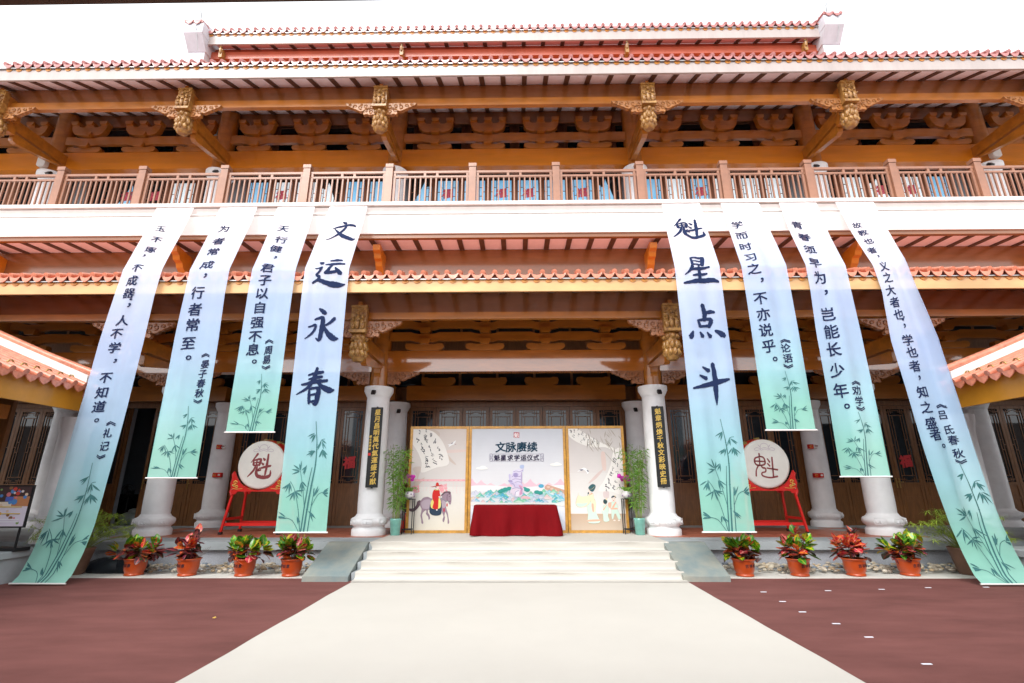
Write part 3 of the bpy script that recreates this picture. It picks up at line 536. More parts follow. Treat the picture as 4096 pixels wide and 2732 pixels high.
cbm = MB(); cbm.prism([(13.2, 8.30), (12.55, 8.40), (12.50, 8.36), (12.54, 8.22), (12.66, 8.16), (12.72, 8.04), (12.84, 8.0), (12.9, 7.88), (13.2, 7.62)], -.10, .10, 'x'); cbm_ = cbm.mesh('balcony_corbel', M['lacquer_lit_orange'])
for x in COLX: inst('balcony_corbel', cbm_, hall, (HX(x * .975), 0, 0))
# railing: handrail mesh, then posts, rails, balusters
RY = 12.47
rail = bar('balcony_railing', -17.2, 17.2, RY - .035, RY + .035, 10.62, 10.69, 'rail')
for z in (10.47,): bar('lower_rail', -17.2, 17.2, RY - .03, RY + .03, z, z + .06, 'rail', parent=rail)
pm_ = MB(); pm_.box(-.10, .10, -.09, .09, 9.5, 10.78); pm_.box(-.115, .115, -.105, .105, 10.79, 10.90); postm = pm_.mesh('railing_post', M['rail'])
bm_ = MB(); bm_.box(-.020, .020, -.02, .02, 9.5, 10.47); balm = bm_.mesh('baluster', M['rail'])
sm_ = MB(); sm_.box(-.035, .035, -.03, .03, 10.53, 10.62); stubm = sm_.mesh('rail_stub', M['rail']); fm_ = MB(); fm_.box(-.035, .035, -.03, .03, 9.5, 10.62); stm = fm_.mesh('railing_stile', M['rail'])
PX = [-1.21 + 2.42 * (k - 6) for k in range(14)]
for k, x in enumerate(PX):
    inst('railing_post', postm, rail, (HX(x), RY, 0))
    for s in (-1, 1): inst('railing_stile', stm, rail, (HX(x + s * .15), RY, 0))
    if k < 13:
        for q in range(13): inst('baluster', balm, rail, (HX(x + .30 + q * 1.82 / 12), RY, 0))
        for q in (1.03, 1.39): inst('rail_stub', stubm, rail, (HX(x + q), RY, 0))
# ---- doors
def door_protos(W, H, wood, lat, pan_h=.36):
    """leaf mesh with children: pane, lower_panel x2, lattice; origin at the bottom middle of the leaf"""
    st_ = .105; zl = H * pan_h
    f = MB()
    f.box(-W / 2, -W / 2 + st_, -.03, .03, 0, H); f.box(W / 2 - st_, W / 2, -.03, .03, 0, H)
    for z0, z1 in ((0, .13), (zl * .60, zl * .60 + .09), (zl - .10, zl), (H - .12, H)): f.box(-W / 2 + st_, W / 2 - st_, -.028, .028, z0, z1)
    fm = f.mesh('door', wood)
    p = MB(); p.box(-W / 2 + st_, W / 2 - st_, -.008, .008, zl, H - .12); pm = p.mesh('pane', M['glass'])
    def pan(z0, z1):
        q = MB(); x = W / 2 - st_; q.box(-x, x, -.012, .012, z0, z1); q.box(-x + .05, x - .05, -.024, -.012, z0 + .05, z1 - .05); q.box(-x + .09, x - .09, -.017, -.0241, z0 + .09, z1 - .09)
        return q.mesh('lower_panel', wood)
    l = MB(); x = W / 2 - st_; t = .011
    def v(xx, a, b): l.box(xx - t, xx + t, -.026, -.010, a, b)
    def h(zz, a, b): l.box(a, b, -.0265, -.0105, zz - t, zz + t)
    a, b = zl, H - .12; k1, k2 = .09, .19
    for s in (-1, 1):
        v(s * (x - k1), a + .02, b - .02); v(s * (x - k2), a + .22, b - .22)
        for zz in (a + .10, b - .10): h(zz, *(sorted((s * x, s * (x - .26)))))
        for zz in ((a + b) / 2 - .17, (a + b) / 2 + .17): h(zz, *(sorted((s * (x - k1), s * (x - k2)))))
        h((a + b) / 2, *(sorted((s * x, s * (x - k1)))))
        for zz, zz2 in ((a, a + .16), (b - .16, b)): v(s * (x - .16), zz, zz2)
    for zz in (a + .22, b - .22): h(zz, -x + k2 - .1, x - k2 + .1)
    for zz in (b - .05, a + .05): h(zz, -x + .2, x - .2)
    hd = MB(); hd.box(-.02, .02, -.045, -.03, -.16, .16); hd.tube([(0, -.05, .03), (0, -.085, .03), (.11, -.085, .03)], .012, 6)
    return dict(f=fm, p=pm, a=pan(.13, zl * .60), b=pan(zl * .60 + .09, zl - .10), l=l.mesh('lattice', lat), h=hd.mesh('handle', M['brass']), zl=zl, W=W)
def put_door(D, x, y, z, sx=1, rz=0, handle=0):
    o = inst('door', D['f'], hall, (x, y, z), (0, 0, rz), (sx, 1, 1))
    for n_, k in (('pane', 'p'), ('lower_panel', 'a'), ('lower_panel', 'b'), ('lattice', 'l')): inst(n_, D[k], o, (0, 0, 0), local=True)
    if handle: inst('handle', D['h'], o, (handle * (D['W'] / 2 - .05), 0, D['zl'] - .02), local=True)
    return o
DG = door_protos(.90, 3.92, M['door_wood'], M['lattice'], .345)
gx = []
def door_row(D, x0, x1, n, y, z, skip=(), hands=()):
    w_ = (x1 - x0) / n; out = []
    for k in range(n):
        cx = x0 + w_ * (k + .5); out.append(cx)
        if k in skip: continue
        put_door(D, HX(cx), y, z, (w_ - .012) / D['W'], 0, (1 if k % 2 == 0 else -1) if k in hands else 0)
    return out
WY = 17.36
gd = []
gd += door_row(DG, -20.9, -15.93, 6, WY, .60); gd += door_row(DG, 15.93, 20.9, 6, WY, .60)
gd += door_row(DG, -15.2, -10.28, 6, WY, .60, skip=(2,), hands=(3, 4))
gd += door_row(DG, -9.62, -4.39, 6, WY, .60, hands=(5,))
gd += door_row(DG, -3.73, 3.73, 8, WY, .60)
gd += door_row(DG, 4.39, 9.62, 6, WY, .60, hands=(0, 2))
gd += door_row(DG, 10.28, 15.2, 6, WY, .60, hands=(2, 3))
put_door(DG, HX(-13.63), WY - .40, .60, .8, math.radians(-80), -1)
bar('door_header', -24, 24, WY - .06, WY + .06, 4.525, 4.70, 'door_wood'); bar('door_sill', -24, 24, WY - .12, WY + .10, .50, .602, 'granite')
# clerestory windows over the inner beam
cl = bar('clerestory', -24, 24, WY + .02, WY + .05, 4.69, 8.25, 'door_wood')
pn = MB(); pn.box(-.62, .62, -.012, .0, 0, .70); pnm = pn.mesh('pane', M['glass']); mu = MB()
for xx in (-.66, .62): mu.box(xx, xx + .04, -.03, 0, 0, .70)
mu.box(-.62, .62, -.03, 0, -.05, 0); mu.box(-.62, .62, -.03, 0, .70, .76); mum = mu.mesh('window_frame', M['door_wood'])
for k in range(-15, 16):
    for z in (5.24, 7.02): inst('pane', pnm, cl, (HX(k * 1.33), WY + .018, z)); inst('window_frame', mum, cl, (HX(k * 1.33), WY + .018, z))
# masonry between and behind
for x0, x1 in ((-24, -13.60), (-12.70, 24)): bar('wall', x0, x1, WY + .10, WY + .25, .0, 8.3, 'room')
bar('wall', -13.60, -12.70, WY + .10, WY + .25, 4.55, 8.3, 'room')
for x in (-15.6, -9.95, -4.06, 4.06, 9.95, 15.6): bar('door_post', x - .33, x + .33, WY - .05, WY + .09, .6, 4.7, 'door_wood')
mb = MB(); x0, x1, y0, y1 = HX(-16.2), HX(-11.6), WY + .26, 20.4
mb.box(x0, x1, y1, y1 + .1, .5, 5); mb.box(x0 - .1, x0, y0, y1, .5, 5); mb.box(x1, x1 + .1, y0, y1, .5, 5); mb.box(x0, x1, y0, y1, 4.9, 5.0); mb.box(x0, x1, y0, y1, .45, .59); mb.build('room_interior', M['room'], hall)
# small blocks of the inner bracket row, seen against the clerestory
inner_boat = poly_mesh('inner_bracket', boat(1.2, .30), -.08, .08, M['lacquer'])
for a, b in BAYS:
    n = 4 if b - a > 7 else 3
    for k in range(n): inst('inner_bracket', inner_boat, hall, (HX((a + b) / 2 + (k - (n - 1) / 2) * 1.8), 17.0, 5.21))
# ---- upper doors and windows
UY = 15.2
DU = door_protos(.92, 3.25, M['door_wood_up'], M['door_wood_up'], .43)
ups = []
for (a, b, n) in ((-19.9, -15.85, 4), (-15.2, -10.25, 5), (-9.5, -4.35, 6), (-3.75, 3.75, 8), (4.35, 9.5, 6), (10.25, 15.2, 5), (15.85, 19.9, 4)):
    ups += [(x, (b - a) / n) for x in door_row(DU, a, b, n, UY, 9.50)]
# paper pasted behind the panes: whole sheets, some torn at the top
rgp = random.Random(11)
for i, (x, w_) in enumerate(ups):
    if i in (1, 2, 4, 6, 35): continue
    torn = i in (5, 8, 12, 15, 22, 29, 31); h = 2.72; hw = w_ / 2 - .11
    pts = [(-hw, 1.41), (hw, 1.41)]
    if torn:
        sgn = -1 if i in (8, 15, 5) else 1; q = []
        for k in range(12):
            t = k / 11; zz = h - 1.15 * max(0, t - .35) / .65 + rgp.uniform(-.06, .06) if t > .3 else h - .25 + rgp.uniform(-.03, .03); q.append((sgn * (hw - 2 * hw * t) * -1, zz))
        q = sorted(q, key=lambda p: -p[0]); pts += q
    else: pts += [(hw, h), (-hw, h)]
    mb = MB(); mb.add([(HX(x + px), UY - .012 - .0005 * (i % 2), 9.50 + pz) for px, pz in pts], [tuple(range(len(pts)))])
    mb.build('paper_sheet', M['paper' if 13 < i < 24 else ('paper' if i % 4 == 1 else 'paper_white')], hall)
bar('upper_wall', -24, 24, UY + .12, UY + .3, 9.4, 15.5, 'room')
uw = bar('upper_window_band', -24, 24, UY + .02, UY + .11, 12.76, 15.1, 'door_wood_up')
pn = MB(); pn.box(-.70, .70, -.012, .0, 0, 1.55); pnm = pn.mesh('pane', M['glass']); mu = MB()
for xx in (-.80, .70): mu.box(xx, xx + .10, -.05, 0, 0, 1.55)
mu.box(-.80, .80, -.049, 0, 1.55, 1.66); mum = mu.mesh('window_frame', M['door_wood_up'])
for k in range(-12, 12): inst('pane', pnm, uw, (HX(k * 1.75 + .87), UY + .018, 12.95)); inst('window_frame', mum, uw, (HX(k * 1.75 + .87), UY + .018, 12.95))
# ================================================================ side wings
def side_wing(s, xe, label):
    """xe: eave line; s=-1 the wing on the left of the court, s=+1 on the right. Roof rises away from the court."""
    wg = thing('side_wing', label, 'wing', (xe + s * 2, 5, 0)); X = lambda d: xe + s * d
    def wb(name, d0, d1, y0, y1, z0, z1, m, b=0):
        mb = MB(); a, c = sorted((X(d0), X(d1))); mb.box(a, c, y0, y1, z0, z1, b); return mb.build(name, M[m], wg)
    wb('platform', .30, 14, -4, 11.55, -.1, .46, 'granite'); 
    km2 = MB(); km2.box(-.45, .45, -.745, .745, -.07, .07, .012); kk = km2.mesh('kerb_stone', M['granite'])
    for i in range(8): inst('kerb_stone', kk, wg, (X(.70), 10.8 - 1.5 * i, .53))
    wb('platform_floor', 1.16, 14, -4, 11.55, .40, .592, 'granite')
    wb('fascia', .10, .18, -4, 11.28, 3.53, 4.03, 'fascia_wing'); wb('eave_soffit', .18, 2.4, -4, 11.28, 3.98, 4.02, 'rafter')
    wb('plate_beam', 1.05, 1.35, -4, 10.6, 3.26, 3.56, 'lacquer')
    th = math.atan(.40)
    mb = MB(); mb.prism([(X(-.02), 4.06), (X(6), 4.06 + 6.02 * .40), (X(6), 4.0 + 6.02 * .40), (X(-.02), 4.0)], -4, 11.32); roof = mb.build('tiled_roof', M['tile'], wg)
    # rows of half round tiles running up the slope, each row one piece, with its end disc and the drip tile beside it
    rw = MB(); rw.lathe([(.065, 0), (.065, 6.2)], seg=12); rwm = rw.mesh('tile_row', M['tile'])
    dm = MB(); pts = [(.12 * math.cos(math.pi + math.pi * k / 10), .13 * math.sin(math.pi + math.pi * k / 10) * (1 if k != 5 else 1.16)) for k in range(11)]
    dm.prism(pts, -.012, .012); dmm = dm.mesh('drip_tile', M['tile'])
    hk = MB(); hk.tube([(-.06, 0, .05), (-.03, 0, .10), (.03, 0, .11), (.08, 0, .06)], .016, 6); hkm = hk.mesh('tile_clip', M['brass'])
    for k in range(26):
        y = 11.05 - k * .285
        inst('tile_row', rwm, roof, (X(-.09), y, 4.085), (0, s * (math.pi / 2 - th), 0))
        inst('drip_tile', dmm, roof, (X(-.07), y - .142, 4.055), (0, 0, math.pi / 2))
        inst('tile_clip', hkm, roof, (X(.30), y, 4.085 + .30 * .40 + .02), (0, 0, math.pi / 2))
    # verge: a rendered kerb capped by round tiles, following the slope at the end of the roof
    mb = MB(); mb.prism([(X(.02), 4.10), (X(6), 4.10 + 5.98 * .40), (X(6), 4.36 + 5.98 * .40), (X(.02), 4.34)], 11.16, 11.42); mb.build('verge_kerb', M['white'], wg)
    mb = MB(); mb.tube([(X(-.16), 11.29, 4.36), (X(1.2), 11.29, 4.86), (X(6), 11.29, 6.82)], .085, 12); mb.build('verge_cap', M['tile'], wg)
    mb = MB(); mb.tube([(X(-.10), 11.40, 4.08), (X(6), 11.40, 6.48)], .075, 12); mb.build('verge_tile', M['tile'], wg)
    mb = MB(); mb.prism([(X(-.10), 3.98), (X(.25), 4.10), (X(.25), 3.88), (X(-.04), 3.84)], 11.24, 11.44); mb.build('verge_stop', M['tile'], wg)
    # columns and the dark glazed wall under the eave
    cs = MB(); cs.lathe([(.34, .6), (.34, .72), (.29, .82), (.285, 3.0), (.30, 3.2)], seg=24); csm = cs.mesh('column', M['stone_white'])
    for y in (3.6, .5): inst('column', csm, wg, (X(1.25), y, 0))
    lo = MB()
    for k in range(9): lo.ball((0, -.6 + k * .15, -.16 - .1 * math.sin(k * .9)), (.07, .12, .13), 8, 6)
    lom = lo.mesh('carved_wing', M['lacquer'])
    for y in (9.9, 7.2, 4.6): inst('carved_wing', lom, wg, (X(1.2), y, 3.22))
    wb('wall', 3.3, 3.5, -4, 11.45, .59, 4.9, 'door_wood')
    ds = MB(); ds.box(-.05, .05, -.44, .44, 0, .8); ds.box(-.05, .05, -.44, -.34, .8, 2.55); ds.box(-.05, .05, .34, .44, .8, 2.55); ds.box(-.05, .05, -.34, .34, 2.45, 2.55); dsm = ds.mesh('door', M['door_wood'])
    pn_ = MB(); pn_.box(-.02, .02, -.339, .339, .801, 2.449); pnm_ = pn_.mesh('pane', M['glass'])
    for k in range(9):
        d = inst('door', dsm, wg, (X(3.22), 11.0 - k * .92, .595)); inst('pane', pnm_, d, (0, 0, 0), local=True)
    wb('end_wall', 1.9, 14, 11.46, 11.56, .59, 4.6, 'door_wood')
    return wg
side_wing(-1, -10.0, 'low wing with tiled eave and ochre fascia beside the food poster')
side_wing(1, 9.85, 'low wing with tiled eave and ochre fascia at the right edge of the court')
# hall columns standing between wing and hall
for x, nm in ((-11.05, 'white round column behind the longest banner by the food poster'), (10.75, 'white round column behind the twisted banner at the right edge')):
    mb = MB(); mb.lathe([(.36, .6), (.36, .74), (.31, .84), (.305, 3.1), (.36, 3.4), (.36, 3.5)], x, 12.35, 24); tag(mb.build('column', M['stone_white']), nm, 'column', 'white columns beside the wings')
# ================================================================ gatehouse over the photographer
gh = thing('gatehouse', 'dark gatehouse eave overhead at the upper left corner', 'gatehouse', (0, -3, 0))
mb = MB(); mb.box(-7, 7, 1.44, 1.50, 3.703, 3.86); mb.build('eave_beam', M['rafter'], gh)
mb = MB(); mb.prism([(1.45, 3.862), (-2.5, 5.6), (-6.5, 3.862), (-6.5, 3.82), (1.45, 3.82)], -7.4, 7.4, 'x'); mb.build('tiled_roof', M['tile'], gh)
for x in (-5, -2.2, 2.2, 5):
    mb = MB(); mb.lathe([(.24, -.02), (.2, .3), (.19, 3.83)], x, -1.2, 18); mb.build('column', M['lacquer_red'], gh)
mb = MB(); mb.box(-7, 7, -5.9, -5.7, -.02, 3.83); mb.build('wall', M['white'], gh)
# ================================================================ carpets
def cloth_strip(name, x0, x1, y0, y1, z, m, nx, ny, seed, amp, parent=None):
    rg = random.Random(seed); ph = [rg.uniform(0, 6) for _ in range(4)]
    mb = MB(); vs = []
    for j in range(ny + 1):
        for i in range(nx + 1):
            x, y = x0 + (x1 - x0) * i / nx, y0 + (y1 - y0) * j / ny
            e = min(i, nx - i, j, ny - j) > 0
            vs.append((x + (0 if 0 < i < nx else .006 * math.sin(y * 3 + ph[0])), y + (.008 * math.sin(x * 2.1 + ph[1]) if j in (0, ny) else 0), z + amp * (1 + math.sin(x * 1.3 + y * 5 + ph[2]) * math.sin(y * 2.2 - x * .6 + ph[3])) + (.011 * (j == ny) if parent else 0)))
    mb.add(vs, [(j * (nx + 1) + i, j * (nx + 1) + i + 1, (j + 1) * (nx + 1) + i + 1, (j + 1) * (nx + 1) + i) for j in range(ny) for i in range(nx)], True)
    return mb.build(name, M[m], parent)
for s, nm in ((-1, 'maroon carpet with faint seams and one yellow scrap on it'), (1, 'maroon carpet marked with white tape strips')):
    c = thing('maroon_carpet', nm, 'carpet', (s * 7, 5, 0), 'maroon carpets beside the cream runner')
    a, b = sorted((s * 3.2, s * 14.5)); ys = [11.33, 9.31, 7.10, 4.9, 2.7, .5, -1.7]
    for k in range(6): cloth_strip('carpet_strip', a, b, ys[k + 1] - .02, ys[k], -.0085 + .0022 * k, 'carpet_red', 60, 14, 20 + k, .0022, c)
rn = cloth_strip('carpet_runner', -3.36, 3.36, -2, 11.12, .012, 'carpet_white', 60, 120, 3, .0025); tag(rn, 'wide cream carpet runner laid on the court up to the steps', 'carpet')
# cream cloth laid over the steps and the landing
prof = [(10.80, .022), (11.0, .024), (11.055, .028), (11.078, .06), (11.083, .13), (11.078, .150), (11.092, .160), (11.2, .158), (11.40, .156), (11.448, .165), (11.46, .20), (11.458, .285), (11.453, .302), (11.468, .311), (11.6, .308), (11.79, .306), (11.826, .315), (11.838, .36), (11.836, .435), (11.831, .452), (11.846, .461), (12.0, .458), (12.17, .456), (12.204, .465), (12.214, .5), (12.212, .60), (12.208, .614), (12.225, .622), (12.4, .616), (12.8, .612), (13.6, .611), (14.9, .611)]
mb = MB(); nx = 72; vs = []; rg = random.Random(9); ph = [rg.uniform(0, 6) for _ in range(8)]
for j, (y, z) in enumerate(prof):
    for i in range(nx + 1):
        x = -3.375 + 6.75 * i / nx
        wob = .006 * math.sin(x * 2.3 + ph[j % 8]) * (j not in (0,)) + .004 * math.sin(x * 6.1 + j)
        half = 3.375 if z < .6 else 3.43
        vs.append((x * half / 3.375, y + wob * .9, z + abs(wob) * .5))
mb.add(vs, [(j * (nx + 1) + i, j * (nx + 1) + i + 1, (j + 1) * (nx + 1) + i + 1, (j + 1) * (nx + 1) + i) for j in range(len(prof) - 1) for i in range(nx)], True)
tag(mb.build('stair_carpet', M['carpet_white']), 'cream cloth stretched over the four steps and the landing', 'carpet')
# ================================================================ banners
def bpath(xt,xm,xb,zend,w=1.05,wm=None,ground=False):
    P=[(xt,12.30,9.50,w),(xt,12.21,9.44,w),((xt+xm)/2,11.57,8.14,(w+(wm or w))/2),(xm,10.865,6.88,wm or w),(xm+(xb-xm)*.12,10.85,6.2,wm or w)]
    if ground:
        zs=[5.0,3.8,2.6,1.7,1.05]
        for i,z in enumerate(zs):
            k=.12+.75*(i+1)/len(zs); P.append((xm+(xb-xm)*k,10.85,z,w))
        P+=[(xb,10.80,.55,w),(xb,10.66,.17,w),(xb,10.52,.035,w)]
    else:
        n=4
        for i in range(1,n+1):
            P.append((xm+(xb-xm)*(.12+.88*i/n),10.85,6.2+(zend-6.2)*i/n,w))
    D=[0.]
    for a,b in zip(P,P[1:]): D.append(D[-1]+math.dist(a[1:3],b[1:3]))
    return P,D
def bpt(path,s,d):
    P,D=path
    i=0
    while i<len(D)-2 and D[i+1]<d: i+=1
    t=(d-D[i])/(D[i+1]-D[i]); a,b=P[i],P[i+1]
    x,y,z,w=[a[k]+(b[k]-a[k])*t for k in range(4)]
    ty,tz=b[1]-a[1],b[2]-a[2]; l=math.hypot(ty,tz)
    return x+s*w,y,z,(tz/l,-ty/l)   # s in -.5...5
BAN=[("L1",(-9.62,-9.05,-9.44,0,1.06,.98,True)),("L2",(-7.82,-7.42,-7.40,2.03,1.05,.98)),("L3",(-6.2,-5.86,-5.86,2.99,1.05)),("L4",(-4.72,-4.57,-4.50,.94,1.06)),
("R1",(4.55,4.28,4.30,.94,1.05)),("R2",(6.18,5.86,5.88,3.0,1.05)),("R3",(7.78,7.32,7.28,2.03,1.03,.96)),("R4",(9.34,8.84,9.40,0,1.05,.80,True))]

def lerp_cols(t, stops):
    for (a, ca), (b, cb) in zip(stops, stops[1:]):
        if t <= b: k = (t - a) / (b - a); return tuple(ca[i] + (cb[i] - ca[i]) * k for i in range(3))
    return stops[-1][1]
STOPS = [(0, (.93, .93, .94)), (.13, (.90, .92, .97)), (.26, (.74, .83, .98)), (.5, (.50, .66, .96)), (.66, (.48, .70, .95)), (.80, (.40, .76, .86)), (.93, (.33, .76, .64)), (1, (.36, .78, .66))]
LAB = ["longest pale banner beside the food poster, its foot trailing on the maroon carpet", "hanging banner in small script between the longest banner and the shortest one, by the doorway",
 "short hanging banner whose green foot ends above the drum with brush lettering", "wide hanging banner with four big brush characters, beside the drum with brush lettering",
 "wide hanging banner with four big brush characters, beside the drum with seal lettering", "short hanging banner whose green foot ends above the drum with seal lettering",
 "hanging banner in front of a white column, between the short banner and the twisted one", "twisted banner with one edge folded over, its foot on the maroon carpet with tape"]
def leaf_shape(x, y, ang_, L, W):
    c, s = math.cos(ang_), math.sin(ang_); out = []
    for t, k in ((0, 0), (.25, .8), (.5, 1), (.75, .6), (1, 0), (.75, -.6), (.5, -1), (.25, -.8)): out.append((x + c * L * t - s * W * k / 2, y + s * L * t + c * W * k / 2))
    return out
def bamboo_print(path, seed, k=1.0):
    """painted bamboo: list of flat polygons in (s in metres from the middle, height above the foot)"""
    rg = random.Random(seed); P = []
    def stalk(pts):
        vs, fs = ribbon(pts, 0, None, 5)
        for f in fs: P.append([vs[i] for i in f])
        for x, y, w_ in pts[1:-1]: P.append([(x - w_ * .7, y), (x + w_ * .7, y), (x + w_ * .7, y + .012), (x - w_ * .7, y + .012)])
    def clump(x, y, n, base, spread, L, fork=True):
        for q in range(n):
            a = base + spread * ((q + .5) / n - .5) + rg.uniform(-.15, .15)
            P.append(leaf_shape(x + rg.uniform(-.02, .02), y + rg.uniform(-.02, .02), a, L * rg.uniform(.7, 1.1), .032 * rg.uniform(.8, 1.25)))
    stalk([(.06, .0, .035), (.09, .45, .032), (.13, .95, .03), (.17, 1.4, .026), (.16, 1.85, .02), (.12, 2.2, .012), (.10, 2.38, .004)])
    stalk([(.0, .0, .028), (.03, .5, .024), (.07, 1.0, .018), (.11, 1.35, .008)]); stalk([(.14, .0, .02), (.17, .55, .018), (.20, .9, .006)])
    stalk([(-.02, .0, .016), (-.10, .45, .014), (-.22, .85, .010), (-.34, 1.05, .004)]); stalk([(.03, .5, .012), (-.05, .95, .01), (-.14, 1.28, .004)])
    stalk([(.16, .5, .01), (.28, .75, .006), (.4, .82, .004)]); stalk([(-.05, 0, .012), (-.2, .22, .008), (-.35, .28, .004)]); stalk([(.16, 1.75, .01), (.25, 1.95, .008), (.34, 1.98, .003)])
    for c in ((.11, 2.1, 3, -2.3, .9, .2), (.26, 1.95, 4, -1.2, 1.6, .22), (.30, 1.74, 6, -1.4, 1.7, .24), (.14, 1.72, 4, -2.4, 1.1, .2), (-.14, 1.28, 5, 2.5, 2.6, .22), (-.08, 1.05, 4, -1.3, 1.4, .26), (-.34, 1.02, 5, -1.9, 1.5, .26), (-.22, .84, 6, -1.2, 3.0, .24), (.40, .8, 5, .1, 1.6, .2), (.2, .72, 3, 1.3, .8, .24), (-.34, .28, 4, 2.9, .9, .26), (-.12, .3, 3, -1.2, .9, .2), (.13, .42, 3, -.9, .7, .24), (.0, 1.4, 3, -2.0, 1.0, .2)):
        clump(c[0], c[1], c[2], c[3], c[4], c[5] * k)
    return P
WR = []
for bi, (nm, args) in enumerate(BAN):
    path = bpath(*args); D = path[1][-1]; rg = random.Random(40 + bi); ph = [rg.uniform(0, 6.28) for _ in range(5)]; tw = nm == "R4"
    def wr(s, d, ph=ph, tw=tw, D=D):
        g = min(1, d / 1.5) * (1 - .75 * max(0, min(1, (d - D + 1.2) / 1.0)))
        v = g * (.021 * math.sin(s * 11 + ph[0] + .25 * d) + .010 * math.sin(s * 19 + ph[1] - .4 * d) + .006 * math.sin(d * 2.3 + s * 5 + ph[2]))
        return v
    def pos(s, d, off=0, path=path, wr=wr, tw=tw, D=D):
        d = max(0, min(D, d)); x, y, z, (ny, nz) = bpt(path, s, d); n = wr(s, d) + off
        if tw and 1.2 < d < D - .5:                             # one long edge curls towards the viewer
            k = math.sin(math.pi * (d - 1.2) / (D - 1.7)) ** .8; e = max(0, s - .18)
            x -= e * e * 2.1 * k; n += e * 1.1 * k * (1 - e)
        # outward normal of the hanging path points to the court and up
        return (x, y + n * ny, z + n * nz)
    mb = MB(); nx, nd = 22, 110; vs = []
    for j in range(nd + 1):
        for i in range(nx + 1): vs.append(pos(-.5 + i / nx, D * j / nd))
    for j in range(nd):
        mb.col = lerp_cols((j + .5) / nd, STOPS)
        for i in range(nx): mb.f.append((j * (nx + 1) + i, j * (nx + 1) + i + 1, (j + 1) * (nx + 1) + i + 1, (j + 1) * (nx + 1) + i)); mb.c.append(mb.col); mb.sm.append(True)
    mb.v = vs
    ban = mb.build('banner', M['banner'], colattr=True); tag(ban, LAB[bi], 'banner', 'lettered cloth banners hung from the balcony')
    txt, n0, sz, sz2, S_, D_ = BT[bi]; w_ = args[4]; tm = MB(); rgb = random.Random(bi)
    for k, ch in enumerate(txt):
        z_ = sz if (k < n0 or n0 == 0) else sz2
        vs, fs = brush(ch, rgb) if n0 == 0 else GL[(ch, .016)]
        if ch in '，；。': z_ *= 1.0; vs = [(x + .30, y + .25, l) for x, y, l in vs]
        if ch in '《》': vs = [(y, -x, l) for x, y, l in vs]
        sx = 1.0 if n0 else .92
        # long edges are split so that the print follows the folds
        tm.add([pos(S_[k] + x * z_ * sx / w_, D_[k] - y * z_, .010 + .0004 * l) for x, y, l in vs], fs)
    tm.build('lettering', M['navy'], ban)
    pm = MB()
    hscale = {'L1': 1.0, 'L2': .64, 'L3': .54, 'L4': .95, 'R1': .96, 'R2': .54, 'R3': .56, 'R4': 1.0}[nm]; hx = min(1, .45 + .55 * hscale)
    for poly in bamboo_print(path, 60 + bi):
        q = [(x * hx, y) for x, y in poly if abs(x * hx) < .52]
        if len(q) < 3: continue
        pm.add([pos(x / w_, D - .02 - y * hscale, .006) for x, y in q], [tuple(range(len(q)))])
    pm.build('bamboo_print', M['bamboo_ink'], ban)
    bb = MB(); a, b = pos(-.53, D), pos(.53, D); bb.tube([(a[0], a[1] - .002, a[2]), (b[0], b[1] - .002, b[2])], .016, 8); bb.build('bottom_bar', M['white'], ban)
# ================================================================ backdrop screen
bd = thing('backdrop_screen', 'three panel printed backdrop in pine frames behind the red table', 'backdrop', (-.04, 14.56, .6))
PAN = [(-3.13, -1.432), (-1.418, 1.358), (1.372, 3.04)]; Z0, Z1, FW_ = .614, 3.53, .072; YP = 14.545
for i, (a, b) in enumerate(PAN):
    f = MB(); f.box(a, a + FW_, YP - .03, YP + .03, Z0, Z1); f.box(b - FW_, b, YP - .03, YP + .03, Z0, Z1); f.box(a + FW_, b - FW_, YP - .028, YP + .028, Z0, Z0 + FW_); f.box(a + FW_, b - FW_, YP - .028, YP + .028, Z1 - FW_, Z1)
    f.build('panel_frame', M['frame_wood'], bd)
def printer(a, b, px0, px1, py0, py1):
    x0, x1, z0, z1 = a + FW_, b - FW_, Z0 + FW_, Z1 - FW_
    return lambda px, py: (x0 + (px - px0) / (px1 - px0) * (x1 - x0), z0 + (py1 - py) / (py1 - py0) * (z1 - z0))
